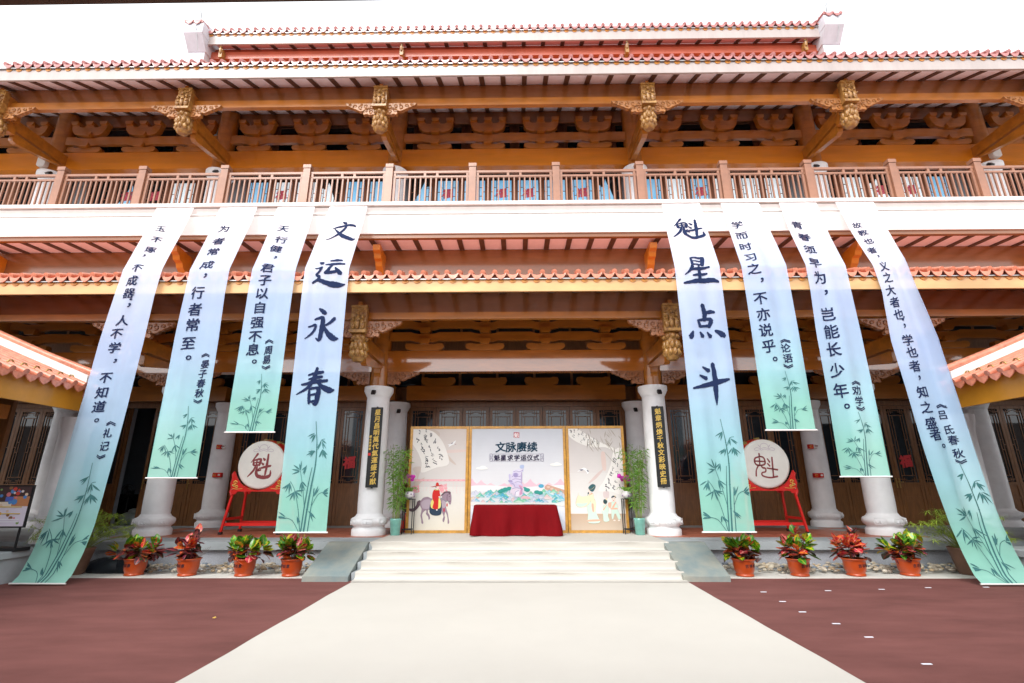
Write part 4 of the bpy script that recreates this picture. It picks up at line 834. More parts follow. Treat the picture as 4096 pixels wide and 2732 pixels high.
class Print:
    def __init__(s, i, *r): s.mb = MB(); s.P = printer(*PAN[i], *r); s.n = 0; s.i = i
    def poly(s, col, pts, raw=False):
        s.n += 1; y = YP - .0105 - .00003 * s.n; q = [s.P(*p) for p in pts]; a, b = PAN[s.i]
        q = [(min(max(x, a + FW_ + .001), b - FW_ - .001), min(max(z, Z0 + FW_ + .001), Z1 - FW_ - .001)) for x, z in q]
        s.mb.col = col; s.mb.add([(x, y, z) for x, z in q], [tuple(range(len(q)))])
    def smooth(s, col, pts, k=4):
        out = []; n = len(pts)
        for i in range(n):
            p0, p1, p2, p3 = pts[i - 1], pts[i], pts[(i + 1) % n], pts[(i + 2) % n]
            for t in range(k):
                t /= k; out.append(tuple(.5 * (2 * p1[j] + (p2[j] - p0[j]) * t + (2 * p0[j] - 5 * p1[j] + 4 * p2[j] - p3[j]) * t * t + (3 * p1[j] - p0[j] - 3 * p2[j] + p3[j]) * t ** 3) for j in (0, 1)))
        s.poly(col, out)
    def ell(s, col, cx, cy, rx, ry, n=18): s.poly(col, [(cx + rx * math.cos(2 * math.pi * k / n), cy + ry * math.sin(2 * math.pi * k / n)) for k in range(n)])
    def line(s, col, pts, w_):
        vs, fs = ribbon([(x, y, w_) for x, y in pts], 0, None, 4)
        s.n += 1; y_ = YP - .0105 - .00003 * s.n; s.mb.col = col; s.mb.add([(s.P(*v)[0], y_, s.P(*v)[1]) for v in vs], fs)
    def fade(s, x0, x1, y0, y1, c0, c1, n=14):
        for k in range(n):
            t = (k + .5) / n; s.poly(tuple(c0[j] + (c1[j] - c0[j]) * t for j in range(3)), [(x0, y0 + (y1 - y0) * k / n), (x1, y0 + (y1 - y0) * k / n), (x1, y0 + (y1 - y0) * (k + 1) / n), (x0, y0 + (y1 - y0) * (k + 1) / n)]); s.n -= 1
        s.n += 1
    def scrawl(s, col, cx, cy, sz, seed):
        """one running-hand character"""
        rg = random.Random(seed); n = rg.randint(3, 5)
        for k in range(n):
            x, y = cx + rg.uniform(-.3, .1) * sz, cy - sz * .45 + sz * k / n; p = [(x, y)]
            for _ in range(rg.randint(2, 4)): x += rg.uniform(-.25, .5) * sz * .6; y += rg.uniform(-.1, .35) * sz * .7; x = min(max(x, cx - sz * .5), cx + sz * .5); p.append((x, y))
            s.line(col, p, sz * rg.uniform(.07, .14))
    def text(s, col, ch, cx, cy, sz, bold=.02):
        vs, fs = GL[(ch, bold)]; s.n += 1; y_ = YP - .0105 - .00003 * s.n; s.mb.col = col
        s.mb.add([(s.P(cx + x * sz, cy - y * sz)[0], y_ - .00001 * l, s.P(cx + x * sz, cy - y * sz)[1]) for x, y, l in vs], fs); s.n += 2
    def done(s): return s.mb.build('print', M['print'], bd, colattr=True)
INK = (.03, .035, .06)
# left panel: rider on a grey horse under a hanging scroll
p = Print(0, 45, 795, 66, 1492)
p.fade(45, 795, 66, 900, (.66, .60, .57), (.70, .68, .67)); p.fade(45, 795, 900, 1492, (.76, .75, .73), (.74, .70, .60))
p.smooth((.60, .53, .48), [(240, 70), (330, 70), (420, 130), (395, 190), (320, 110)]); p.smooth((.62, .53, .48), [(530, 430), (600, 510), (660, 580), (640, 585), (560, 520)]); p.smooth((.63, .54, .49), [(90, 830), (190, 790), (240, 770), (170, 860), (120, 900)]); p.smooth((.72, .60, .57), [(520, 380), (790, 370), (790, 400), (530, 420)])
p.smooth((.64, .56, .52), [(60, 640), (180, 620), (150, 760), (80, 1040), (60, 1040), (130, 780)])
p.smooth((.84, .82, .79), [(46, 66), (190, 66), (330, 110), (440, 220), (515, 370), (558, 575), (380, 630), (190, 700), (185, 560), (130, 420), (60, 310), (46, 280)])
for k, (x, y, z_) in enumerate(((140, 110, 60), (215, 180, 75), (300, 150, 60), (120, 235, 80), (255, 245, 60), (165, 300, 60), (360, 240, 70), (195, 370, 85), (295, 340, 75), (415, 360, 70), (330, 440, 55), (245, 500, 80), (445, 475, 75), (260, 595, 85), (355, 535, 75), (235, 85, 50))): p.scrawl(INK, x, y, z_, 300 + k)
p.poly((.85, .86, .88), [(533, 298), (580, 288), (650, 232), (640, 270), (620, 292), (655, 293), (600, 302), (545, 338), (560, 310)]); p.poly((.15, .13, .2), [(575, 288), (612, 262), (600, 285)]); p.poly((.3, .12, .15), [(618, 292), (655, 290), (652, 298)])
p.poly((.80, .42, .46), [(100, 793), (790, 796), (790, 822), (100, 822)])
for x in range(130, 780, 60): p.ell((.84, .58, .60), x, 808, 22, 6)
p.text((.86, .36, .42), '魁', 122, 930, 110); p.text((.86, .36, .42), '魁', 492, 920, 130)
rg = random.Random(4)
for cx in (185, 225, 268, 315, 580, 630, 680, 725, 770):
    for cy in range(845, 1000, 34):
        if rg.random() < .8: p.scrawl((.86, .58, .58), cx, cy, 20, rg.random())
HB, HD = (.33, .24, .30), (.14, .09, .11)
p.smooth(HD, [(185, 1085), (200, 1110), (180, 1170), (120, 1235), (62, 1236), (36, 1198), (100, 1195), (140, 1150), (150, 1105)])
p.smooth((.30, .22, .28), [(255, 1160), (305, 1170), (300, 1245), (325, 1290), (332, 1335), (314, 1348), (308, 1312), (276, 1272), (280, 1235)])
p.smooth((.30, .22, .28), [(500, 1180), (540, 1190), (525, 1290), (532, 1320), (520, 1378), (503, 1370), (504, 1340), (513, 1300), (490, 1240)])
p.smooth(HB, [(190, 1110), (225, 1055), (290, 1038), (350, 1062), (470, 1058), (486, 1008), (530, 968), (590, 968), (612, 1040), (608, 1125), (596, 1144), (578, 1130), (563, 1095), (535, 1125), (548, 1200), (568, 1258), (582, 1330), (592, 1390), (572, 1400), (566, 1322), (535, 1245), (470, 1225), (330, 1215), (265, 1225), (226, 1275), (234, 1340), (246, 1396), (222, 1398), (214, 1340), (203, 1290), (214, 1210), (192, 1160)])
p.smooth((.46, .38, .45), [(205, 1120), (250, 1080), (330, 1085), (330, 1190), (240, 1200), (215, 1170)]); p.smooth((.46, .38, .45), [(490, 1090), (535, 1110), (530, 1180), (490, 1180)])
p.smooth(HD, [(466, 1030), (480, 1000), (520, 966), (585, 964), (600, 985), (575, 1010), (570, 985), (530, 985), (498, 1012)])
p.line((.1, .05, .07), [(556, 1005), (552, 1050), (560, 1095), (600, 1100)], 5); p.line((.1, .3, .3), [(450, 1045), (500, 1075), (560, 1110)], 4); p.ell((.1, .05, .06), 583, 1035, 6, 5)
p.smooth((.035, .06, .10), [(332, 1130), (400, 1100), (475, 1120), (484, 1200), (478, 1275), (420, 1296), (350, 1282), (320, 1235)])
p.smooth((.80, .72, .22), [(345, 1085), (400, 1050), (452, 1060), (472, 1130), (462, 1190), (400, 1205), (345, 1190), (332, 1140)])
p.smooth((.62, .035, .03), [(362, 955), (392, 930), (438, 938), (452, 990), (462, 1040), (440, 1060), (434, 1205), (395, 1206), (360, 1185), (374, 1112), (356, 1070), (350, 1010)])
p.poly((.45, .6, .2), [(380, 932), (438, 932), (436, 946), (384, 948)]); p.smooth((.85, .68, .62), [(395, 888), (432, 886), (438, 915), (424, 938), (398, 932)])
p.smooth((.62, .04, .03), [(396, 888), (396, 850), (412, 838), (430, 850), (434, 884)]); p.smooth((.45, .05, .04), [(325, 890), (345, 897), (420, 880), (488, 886), (420, 892), (345, 905)]); p.ell((.05, .04, .04), 396, 905, 6, 9)
p.ell((.85, .8, .78), 448, 1038, 12, 9)
for x, y, r in ((555, 1150, 24), (517, 1218, 28)): p.ell((.55, .02, .05), x, y, 9, r)
p.ell((.85, .8, .78), 420, 1217, 9, 11); p.done()
# middle panel: title, statue on rocks, painted hills and a scroll
p = Print(1, 32, 1318, 66, 1492)
p.fade(32, 1318, 66, 780, (.60, .64, .71), (.74, .76, .80)); p.fade(32, 1318, 780, 1160, (.74, .76, .80), (.72, .78, .81)); p.fade(32, 1318, 1160, 1492, (.80, .85, .93), (.68, .74, .90))
rg = random.Random(8)
for k in range(10):
    cx = 60 + k * 135 + rg.uniform(-30, 30); h = rg.uniform(30, 120)
    p.smooth((.80, .56 + .02 * (k % 3), .66), [(cx - 110, 900), (cx - 40, 900 - h * .6), (cx, 900 - h), (cx + 35, 900 - h * .6), (cx + 110, 905)], 3)
p.smooth((.82, .85, .87), [(32, 890), (300, 880), (700, 905), (1318, 880), (1318, 960), (32, 960)])
p.poly((.62, .46, .36), [(22, 1050), (200, 990), (310, 940), (318, 965), (240, 1010), (40, 1110)]); p.smooth((.78, .66, .55), [(30, 1060), (150, 1010), (250, 975), (150, 1030), (40, 1085)])
p.poly((.60, .38, .29), [(1045, 900), (1085, 868), (1318, 945), (1318, 1090), (1280, 1050), (1050, 935)]); 
for k in range(5): p.ell((.74, .56, .46), 1100 + k * 48, 905 + k * 24, 22, 13)
for k in range(120):
    cx = rg.uniform(60, 1290); cy = 950 + 175 * (k / 120) + rg.uniform(-12, 25); sc = rg.uniform(28, 85); col = rg.choice([(.10, .45, .62), (.22, .58, .74), (.16, .55, .52), (.35, .66, .70), (.48, .60, .74), (.62, .66, .78), (.24, .62, .42), (.76, .60, .60)])
    q_ = [(cx - sc, cy + sc * .32), (cx - sc * .4, cy - sc * .15), (cx - sc * .05, cy - sc * .55), (cx + sc * .3, cy - sc * .2), (cx + sc, cy + sc * .35)]; p.smooth(col, q_, 3); p.smooth(tuple(.5 * c + .42 for c in col), [(cx - sc * .7, cy + sc * .3), (cx - sc * .1, cy + sc * .02), (cx + sc * .6, cy + sc * .32)], 3); p.line(tuple(c * .6 for c in col), q_[1:4], 3)
for cx, cy in ((470, 950), (510, 935), (560, 925), (440, 965), (770, 930), (810, 945), (940, 975), (985, 985), (1000, 890)):
    p.ell((.05, .34, .30) if cx < 995 else (.10, .42, .62), cx, cy, 38, 26)
p.smooth((.80, .80, .78), [(32, 1110), (400, 1120), (900, 1118), (1318, 1130), (1318, 1170), (900, 1140), (32, 1160)])
p.smooth((.72, .66, .78), [(570, 985), (600, 900), (640, 880), (720, 890), (765, 930), (745, 1010), (700, 1040), (640, 1030), (600, 1000)])
for col, pts in (((.62, .58, .78), [(600, 850), (640, 830), (735, 850), (745, 900), (690, 920), (620, 900)]), ((.55, .52, .76), [(545, 812), (600, 805), (620, 860), (590, 870)]), ((.68, .65, .82), [(600, 720), (640, 690), (720, 700), (738, 760), (730, 860), (640, 840), (585, 790)]), ((.50, .46, .72), [(615, 715), (660, 700), (690, 730), (670, 770), (630, 765)]), ((.72, .70, .85), [(610, 680), (680, 655), (750, 660), (755, 690), (690, 700), (620, 700)]), ((.45, .55, .78), [(712, 602), (762, 595), (762, 640), (716, 642)]), ((.6, .6, .8), [(748, 640), (760, 640), (752, 690), (738, 690)]), ((.58, .54, .78), [(555, 730), (580, 728), (575, 800), (562, 800)]), ((.64, .34, .52), [(690, 880), (742, 900), (735, 1000), (700, 1010), (715, 930)]), ((.80, .50, .55), [(720, 1060), (760, 1025), (830, 1040), (840, 1068)]), ((.80, .79, .88), [(640, 960), (690, 955), (690, 1025), (650, 1030)])): p.smooth(col, pts, 3)
for q_ in ([(600, 760), (640, 740), (690, 760), (735, 740)], [(605, 800), (650, 790), (720, 800)], [(640, 840), (680, 830), (735, 842)], [(600, 930), (660, 915), (750, 935)], [(640, 1020), (650, 970), (690, 955)], [(620, 690), (660, 680), (700, 690), (750, 668)], [(590, 850), (620, 860), (640, 900)], [(700, 900), (730, 930), (740, 1000)]): p.line((.30, .26, .48), q_, 7)
p.smooth((.36, .32, .56), [(622, 722), (650, 708), (676, 722), (670, 758), (640, 768), (625, 750)]); p.smooth((.40, .36, .60), [(545, 815), (598, 808), (600, 836), (570, 838)]); p.smooth((.46, .40, .62), [(725, 700), (740, 720), (735, 840), (722, 850)])
for cx in (180, 1210): p.ell((.86, .88, .87), cx, 640 if cx < 500 else 590, 85, 22); p.ell((.88, .90, .90), cx + 15, 622 if cx < 500 else 575, 40, 18)
p.poly((.50, .02, .05), [(625, 122), (703, 122), (703, 200), (625, 200)]); p.text((.86, .84, .86), '魁', 664, 163, 74, .02)
for ch, cx, cy in zip('文脉赓续', (440, 585, 735, 885), (335, 335, 335, 335)): p.text((.010, .05, .09), ch, cx, cy, 152)
for ch, cx in zip('魁星求学运仪式', (388, 480, 575, 668, 760, 850, 938)): p.text((.03, .025, .07), ch, cx, 490, 86)
for q in ([(330, 435), (1000, 435), (1000, 438), (330, 438)], [(330, 538), (1000, 538), (1000, 541), (330, 541)], [(330, 435), (333, 435), (333, 541), (330, 541)], [(997, 435), (1000, 435), (1000, 541), (997, 541)]): p.poly((.2, .18, .30), q)
for s_ in (-1, 1):
    cx = 665 + s_ * 360
    for a in ([(-16, -52), (16, -52), (16, -12), (-6, -12), (-6, -32)], [(-16, 52), (16, 52), (16, 12), (-6, 12), (-6, 32)], [(-16, -52), (-16, 52)], [(0, -10), (0, 10)]): p.line((.2, .18, .30), [(cx + s_ * -x, 488 + y) for x, y in a], 4)
p.done()
# right panel: teacher and two children under bamboo
p = Print(2, 50, 845, 60, 1480)
p.fade(50, 845, 60, 700, (.60, .57, .56), (.70, .67, .66)); p.fade(50, 845, 700, 1260, (.72, .70, .69), (.80, .79, .77)); p.fade(50, 845, 1260, 1480, (.56, .41, .30), (.62, .52, .42))
p.smooth((.68, .56, .54), [(320, 850), (420, 740), (520, 660), (550, 660), (440, 780)]); p.smooth((.72, .58, .54), [(530, 420), (590, 420), (595, 650), (540, 640)]); p.smooth((.68, .58, .58), [(540, 960), (615, 960), (610, 1045), (540, 1040)])
p.smooth((.84, .83, .80), [(52, 62), (180, 62), (330, 150), (500, 250), (735, 355), (735, 392), (600, 335), (400, 335), (200, 270), (62, 170)]); p.smooth((.84, .82, .80), [(720, 400), (845, 385), (845, 960), (640, 955), (465, 945), (560, 800), (660, 600)])
rg = random.Random(21)
for x, y in ((85, 100), (150, 90), (130, 170), (205, 70), (210, 150), (260, 130), (240, 250), (280, 215), (350, 240), (345, 300), (410, 265), (320, 180), (430, 225), (490, 260)): p.scrawl(INK, x, y, 46, rg.random())
for x, y, z_ in ((720, 520, 70), (690, 640, 60), (665, 715, 70), (630, 810, 80), (595, 895, 80), (780, 590, 60), (760, 700, 60), (720, 820, 50), (690, 905, 70), (810, 660, 50), (805, 900, 85), (790, 480, 60)): p.scrawl(INK, x, y, z_, rg.random())
for k in range(34):
    x, y = rg.uniform(330, 820), rg.uniform(62, 330); a = rg.uniform(.6, 2.3); L = rg.uniform(70, 160)
    p.poly(rg.choice([(.42, .38, .33), (.52, .48, .44), (.34, .30, .26)]), leaf_shape(x, y, a, L, rg.uniform(8, 16)))
for k in range(5): p.poly((.46, .42, .38), leaf_shape(580 + 22 * k, 400 + 25 * k, .9, 90, 9))
p.smooth((.88, .89, .91), [(168, 685), (215, 648), (265, 626), (312, 648), (336, 680), (318, 715), (296, 680), (262, 656), (215, 668)]); p.smooth((.06, .07, .14), [(200, 655), (258, 650), (228, 668)]); p.smooth((.06, .07, .14), [(308, 655), (338, 676), (320, 682)])
CR, MT, SAL, OUT = (.84, .78, .55), (.62, .79, .70), (.84, .46, .34), (.35, .22, .12)
def fig(col, pts): cx = sum(a for a, b in pts) / len(pts); cy = sum(b for a, b in pts) / len(pts); p.smooth(OUT, [(cx + (a - cx) * 1.025, cy + (b - cy) * 1.015) for a, b in pts]); p.smooth(col, pts)
fig(MT, [(302, 1010), (375, 980), (395, 1050), (416, 1110), (405, 1200), (440, 1300), (464, 1378), (300, 1380), (300, 1270), (290, 1170)]); p.smooth(SAL, [(298, 1342), (452, 1336), (460, 1358), (298, 1364)])
fig(CR, [(170, 1006), (220, 1030), (310, 1018), (345, 1010), (350, 1080), (290, 1150), (210, 1172), (145, 1158), (132, 1100)]); p.smooth((.60, .76, .68), [(140, 1120), (230, 1120), (300, 1110), (270, 1150), (200, 1168), (150, 1155)])
fig(CR, [(330, 1000), (378, 985), (398, 1060), (418, 1120), (405, 1210), (380, 1240), (360, 1180), (350, 1080)]); p.smooth(SAL, [(356, 1130), (384, 1128), (388, 1215), (372, 1238), (358, 1200)]); p.smooth(SAL, [(312, 1010), (345, 985), (376, 978), (360, 1000)])
p.smooth((.88, .72, .64), [(160, 1006), (168, 970), (182, 1000), (176, 1014)]); p.smooth((.88, .72, .64), [(316, 940), (348, 942), (352, 985), (325, 990)]); p.smooth((.03, .05, .08), [(316, 962), (328, 985), (304, 994)]); p.smooth((.05, .13, .15), [(320, 905), (372, 857), (418, 866), (425, 900), (388, 958), (345, 950)]); p.line((.6, .5, .3), [(325, 925), (370, 925), (410, 890)], 4)
fig(MT, [(525, 1155), (575, 1140), (600, 1200), (585, 1290), (600, 1355), (522, 1360), (515, 1270), (500, 1240)]); p.smooth(SAL, [(520, 1200), (575, 1140), (560, 1170), (530, 1215)]); p.ell((.88, .74, .66), 540, 1110, 24, 28); p.ell((.04, .08, .09), 556, 1096, 30, 34); p.poly((.75, .65, .45), [(560, 1070), (575, 1045), (590, 1052), (578, 1080)]); p.poly((.85, .83, .8), [(497, 1180), (510, 1175), (525, 1225), (512, 1230)])
fig(MT, [(630, 1115), (700, 1102), (735, 1160), (730, 1200), (768, 1310), (735, 1338), (690, 1250), (655, 1335), (636, 1300), (640, 1200)]); fig(SAL, [(600, 1115), (640, 1110), (640, 1150), (625, 1185), (597, 1160)]); p.smooth(SAL, [(636, 1185), (720, 1182), (722, 1200), (638, 1202)]); p.smooth(SAL, [(650, 1170), (700, 1105), (715, 1112), (672, 1180)]); p.ell((.88, .74, .66), 681, 1062, 33, 36); p.smooth((.06, .08, .10), [(648, 1050), (655, 1025), (685, 1015), (712, 1030), (716, 1050), (690, 1036)]); p.ell((.80, .66, .4), 705, 1022, 10, 8); p.ell((.75, .15, .15), 678, 1082, 11, 5)
for q in (668, 692): p.ell((.05, .05, .06), q, 1060, 4, 5)
p.poly((.85, .82, .8), [(752, 1160), (770, 1155), (766, 1200), (750, 1196)])
for q in (675, 740): p.ell((.85, .75, .7), q, 1350, 17, 9)
p.done()
# ================================================================ table under red velvet
def rrect(x0, x1, y0, y1, r, n):
    P = []
    for cx, cy, a in ((x1 - r, y1 - r, 0), (x0 + r, y1 - r, 90), (x0 + r, y0 + r, 180), (x1 - r, y0 + r, 270)):
        for k in range(n): t = math.radians(a + 90 * k / (n - 1)); P.append((cx + r * math.cos(t), cy + r * math.sin(t)))
    out = []
    for (xa, ya), (xb, yb) in zip(P, P[1:] + P[:1]):
        L = math.hypot(xb - xa, yb - ya); m = max(1, int(L / .035))
        out += [(xa + (xb - xa) * q / m, ya + (yb - ya) * q / m) for q in range(m)]
    return out
mb = MB(); ring = rrect(-1.165, .985, 13.66, 14.26, .03, 4); n = len(ring); cx, cy = -.09, 13.96
rows = [(1.372, 0), (1.362, .012), (1.33, .016), (1.2, .02), (1.05, .028), (.9, .036), (.78, .043), (.69, .049), (.625, .054)]; vs = []
for zi, (z, off) in enumerate(rows):
    for k, (x, y) in enumerate(ring):
        a, b = ring[k - 1], ring[(k + 1) % n]; tx, ty = b[0] - a[0], b[1] - a[1]; l = math.hypot(tx, ty); nx_, ny_ = ty / l, -tx / l
        s = k * .035; drop = min(1, (1.372 - z) / .6); fold = (.016 * math.sin(s * 9 + .7) + .012 * math.sin(s * 17 + 2) + .010 * math.sin(s * 4.1)) * drop
        corner = 0
        for qx, qy in ((-1.165, 13.66), (.985, 13.66)):
            d = math.hypot(x - qx, y - qy); corner += max(0, 1 - d / .16) * .075 * drop
        vs.append((x + nx_ * (off + fold * 2.0 + corner), y + ny_ * (off + fold * 2.0 + corner), z + .012 * math.sin(s * 5) * (zi == len(rows) - 1)))
mb.add(vs, [(i * n + k, i * n + (k + 1) % n, (i + 1) * n + (k + 1) % n, (i + 1) * n + k) for i in range(len(rows) - 1) for k in range(n)], True)
mb.add([vs[k] for k in range(n)], [tuple(range(n))])
tag(mb.build('tablecloth', M['velvet']), 'dark red velvet cloth draped to the floor over the table before the backdrop', 'tablecloth')
# ================================================================ couplet boards
for x, txt, lb, sg in ((-3.95, '星月昌明萬代氣運盛才猷', 'black couplet board with gold characters and a small red seal on it', 1), (3.875, '魁章炳煥千秋文彩映史冊', 'black couplet board with gold characters and no red seal', 0)):
    t = thing('couplet_board', lb, 'sign', (x, 13.80, 2.9), 'couplet boards on the two middle columns')
    mb = MB(); mb.box(x - .165, x + .165, 13.785, 13.815, 1.82, 3.98, .008); mb.build('board', M['black'], t)
    mb = MB(); ox = .03 if sg else -.0
    flat_text(mb, txt, lambda a, b: (x + ox + a, 13.783, 3.84 + b), .175, pitch=.186); mb.build('lettering', M['gold'], t)
    if sg:
        mb = MB(); flat_text(mb, '蘇全瑋撰書', lambda a, b: (x - .12 + a, 13.783, 3.17 + b), .07, pitch=.082); mb.build('signature', M['gold'], t)
        mb = MB(); mb.box(x - .155, x - .085, 13.781, 13.786, 2.66, 2.73); mb.build('seal', M['red'], t)
    mb = MB(); mb.box(x - .02, x + .02, 13.80, 13.87, 3.97, 4.0); mb.box(x - .02, x + .02, 13.80, 13.87, 1.80, 1.83); mb.build('bracket', M['black'], t)
# ================================================================ drums on red stands
def drum(xc, kind, lab_d, lab_s):
    st_ = thing('drum_stand', lab_s, 'drum stand', (xc, 14.75, .6), 'red wooden drum stands')
    for y in (14.34, 15.10):
        mb = MB(); N = 16; arc = [(xc + .70 * math.sin(-1.05 + 2.1 * k / N), 2.45 - .70 * math.cos(-1.05 + 2.1 * k / N)) for k in range(N + 1)]
        poly = [(xc - .80, 1.74), (xc + .80, 1.74), (xc + .80, 2.26), (xc + .66, 2.26)] 
        for k in range(N): mb.prism([(arc[k][0], 1.72), (arc[k + 1][0], 1.72), arc[k + 1], arc[k]], y, y + .05)
        for s in (-1, 1):
            q = [(xc + s * .606, 1.72), (xc + s * .72, 1.72), (xc + s * .715, 2.18), (xc + s * .68, 2.24), (xc + s * .606, 2.10)]; mb.prism(q if s > 0 else q[::-1], y, y + .05)
            mb.tube([(xc + s * .70, y + .02, 1.62), (xc + s * .745, y + .02, 1.72), (xc + s * .715, y + .02, 1.82), (xc + s * .745, y + .02, 1.94), (xc + s * .715, y + .02, 2.06), (xc + s * .74, y + .02, 2.18), (xc + s * .69, y + .02, 2.26)], .030, 8)
            mb.prism([(xc + s * .64 - .1, 1.72), (xc + s * .64 + .1, 1.72), (xc + s * .64 + .04, 1.64), (xc + s * .64 - .06, 1.66)], y, y + .05)
        mb.build('cradle_board', M['red'], st_)
        mb = MB()
        for s in (-1, 1):
            for cx_, cz_, r in ((.61, 1.96, .06), (.65, 1.88, .045), (.57, 1.84, .045)):
                mb.tube([(xc + s * (cx_ + r * (1 - t / 14) * math.cos(t * .7)), y - .004, cz_ + r * (1 - t / 14) * math.sin(t * .7)) for t in range(11)], .014, 5)
            mb.tube([(xc + s * .68, y - .004, 1.80), (xc + s * .55, y - .004, 1.785), (xc + s * .40, y - .004, 1.80)], .008, 5)
        mb.build('cloud_carving', M['gold'], st_)
    for s in (-1, 1):
        for ya, yb in ((14.40, 14.26), (15.08, 15.24)):
            mb = MB(); top_, bot = Vector((xc + s * .67, ya, 1.75)), Vector((xc + s * .79, yb, .66)); d_ = .028
            vs = [(p_.x + a, p_.y + b, p_.z) for p_ in (bot, top_) for a, b in ((-d_, -d_), (d_, -d_), (d_, d_), (-d_, d_))]
            mb.add(vs, [(0, 3, 2, 1), (4, 5, 6, 7), (0, 1, 5, 4), (1, 2, 6, 5), (2, 3, 7, 6), (3, 0, 4, 7)]); leg = mb.build('leg', M['red'], st_)
            mb = MB(); mb.box(bot.x - .044, bot.x + .044, bot.y - .044, bot.y + .044, .60, .67); mb.build('rubber_foot', M['black'], leg)
        mb = MB(); mb.box(xc + s * .75 - .022, xc + s * .75 + .022, 14.34, 15.16, .96, 1.03); mb.build('side_rail', M['red'], st_)
        mb = MB()
        for z_, xo in ((.98, .75), (1.78, .68), (1.88, .68)): mb.ball((xc + s * xo, 14.325, z_), .014, 8, 4)
        mb.build('bolt', M['steel'], st_)
    for y in (14.30, 15.16):
        mb = MB(); mb.box(xc - .76, xc + .76, y, y + .05, .82, .90); mb.build('cross_rail', M['red'], st_)
    dr = thing('drum', lab_d, 'drum', (xc, 14.72, 2.45), 'big drums in front of the hall doors')
    def ring_mesh(prof, seg=44):
        m_ = MB(); m_.lathe(prof, seg=seg); m_.v = [(xc + a, 14.40 + c, 2.45 + b) for a, b, c in m_.v]; return m_
    ring_mesh([(.665, .03), (.70, .2), (.715, .36), (.70, .52), (.665, .69)]).build('shell', M['red'], dr)
    ring_mesh([(0.0, .0), (.60, .0), (.64, .006), (.668, .028), (.672, .075)]).build('drumhead', M['drumhead'], dr)
    mb = MB()
    for k in range(88): a = 2 * math.pi * k / 88; mb.ball((xc + .676 * math.cos(a), 14.462, 2.45 + .676 * math.sin(a)), .010, 6, 4)
    mb.build('stud_ring', M['brass'], dr)
    mb = MB()
    for k in range(5): a = .5 + k * .55; mb.tube([(xc + (.705) * math.cos(a + .12 * math.sin(t)), 14.55 + .07 * t, 2.45 + .705 * math.sin(a + .12 * math.sin(t))) for t in range(5)], .035, 6)
    mb.build('shell_pattern', mat_gold_print, dr)
    mb = MB(); rgd = random.Random(2)
    if kind == 'brush':
        vs, fs = brush('魁', rgd); mb.add([(xc + x * .60 - .03, 14.397 - .0003 * l, 2.38 + y * .66) for x, y, l in vs], fs)
    else:
        for s_ in BR['drum_seal']:
            vs, fs = ribbon([(x, y, w_ * 1.35) for x, y, w_ in s_], .06, rgd, 6); mb.add([(xc + (x - .5) * .62 - .03, 14.397, 2.40 + (y - .5) * .66) for x, y in vs], fs)
    mb.build('lettering', M['maroon'], dr)
    mb = MB()                                                    # outline of an official's hat
    for pts in ([(-.12, .42), (-.10, .52), (0, .56), (.10, .52), (.12, .42)], [(-.13, .40), (0, .44), (.13, .40), (.10, .37), (0, .40), (-.10, .37), (-.13, .40)], [(-.13, .41), (-.22, .44), (-.30, .40), (-.26, .36), (-.14, .38)], [(.13, .41), (.22, .44), (.30, .40), (.26, .36), (.14, .38)], [(-.12, .44), (-.18, .52), (-.13, .47)], [(.12, .44), (.18, .52), (.13, .47)]):
        vs, fs = ribbon([(x, y, .008) for x, y in pts], 0, None, 4); mb.add([(xc + x * .95 + .02, 14.3975, 2.45 + y) for x, y in vs], fs)
    mb.build('hat_drawing', mat_lilac, dr)
mat_gold_print = mat('dull_gold_paint', (.34, .26, .08), .4); mat_lilac = mat('lilac_print', (.60, .50, .58), .6)
drum(-7.32, 'brush', 'big drum lettered in brush strokes on its pale skin', 'red stand carrying the drum with brush lettering')
drum(6.95, 'seal', 'big drum lettered in seal script on its pale skin', 'red stand carrying the drum with seal lettering')
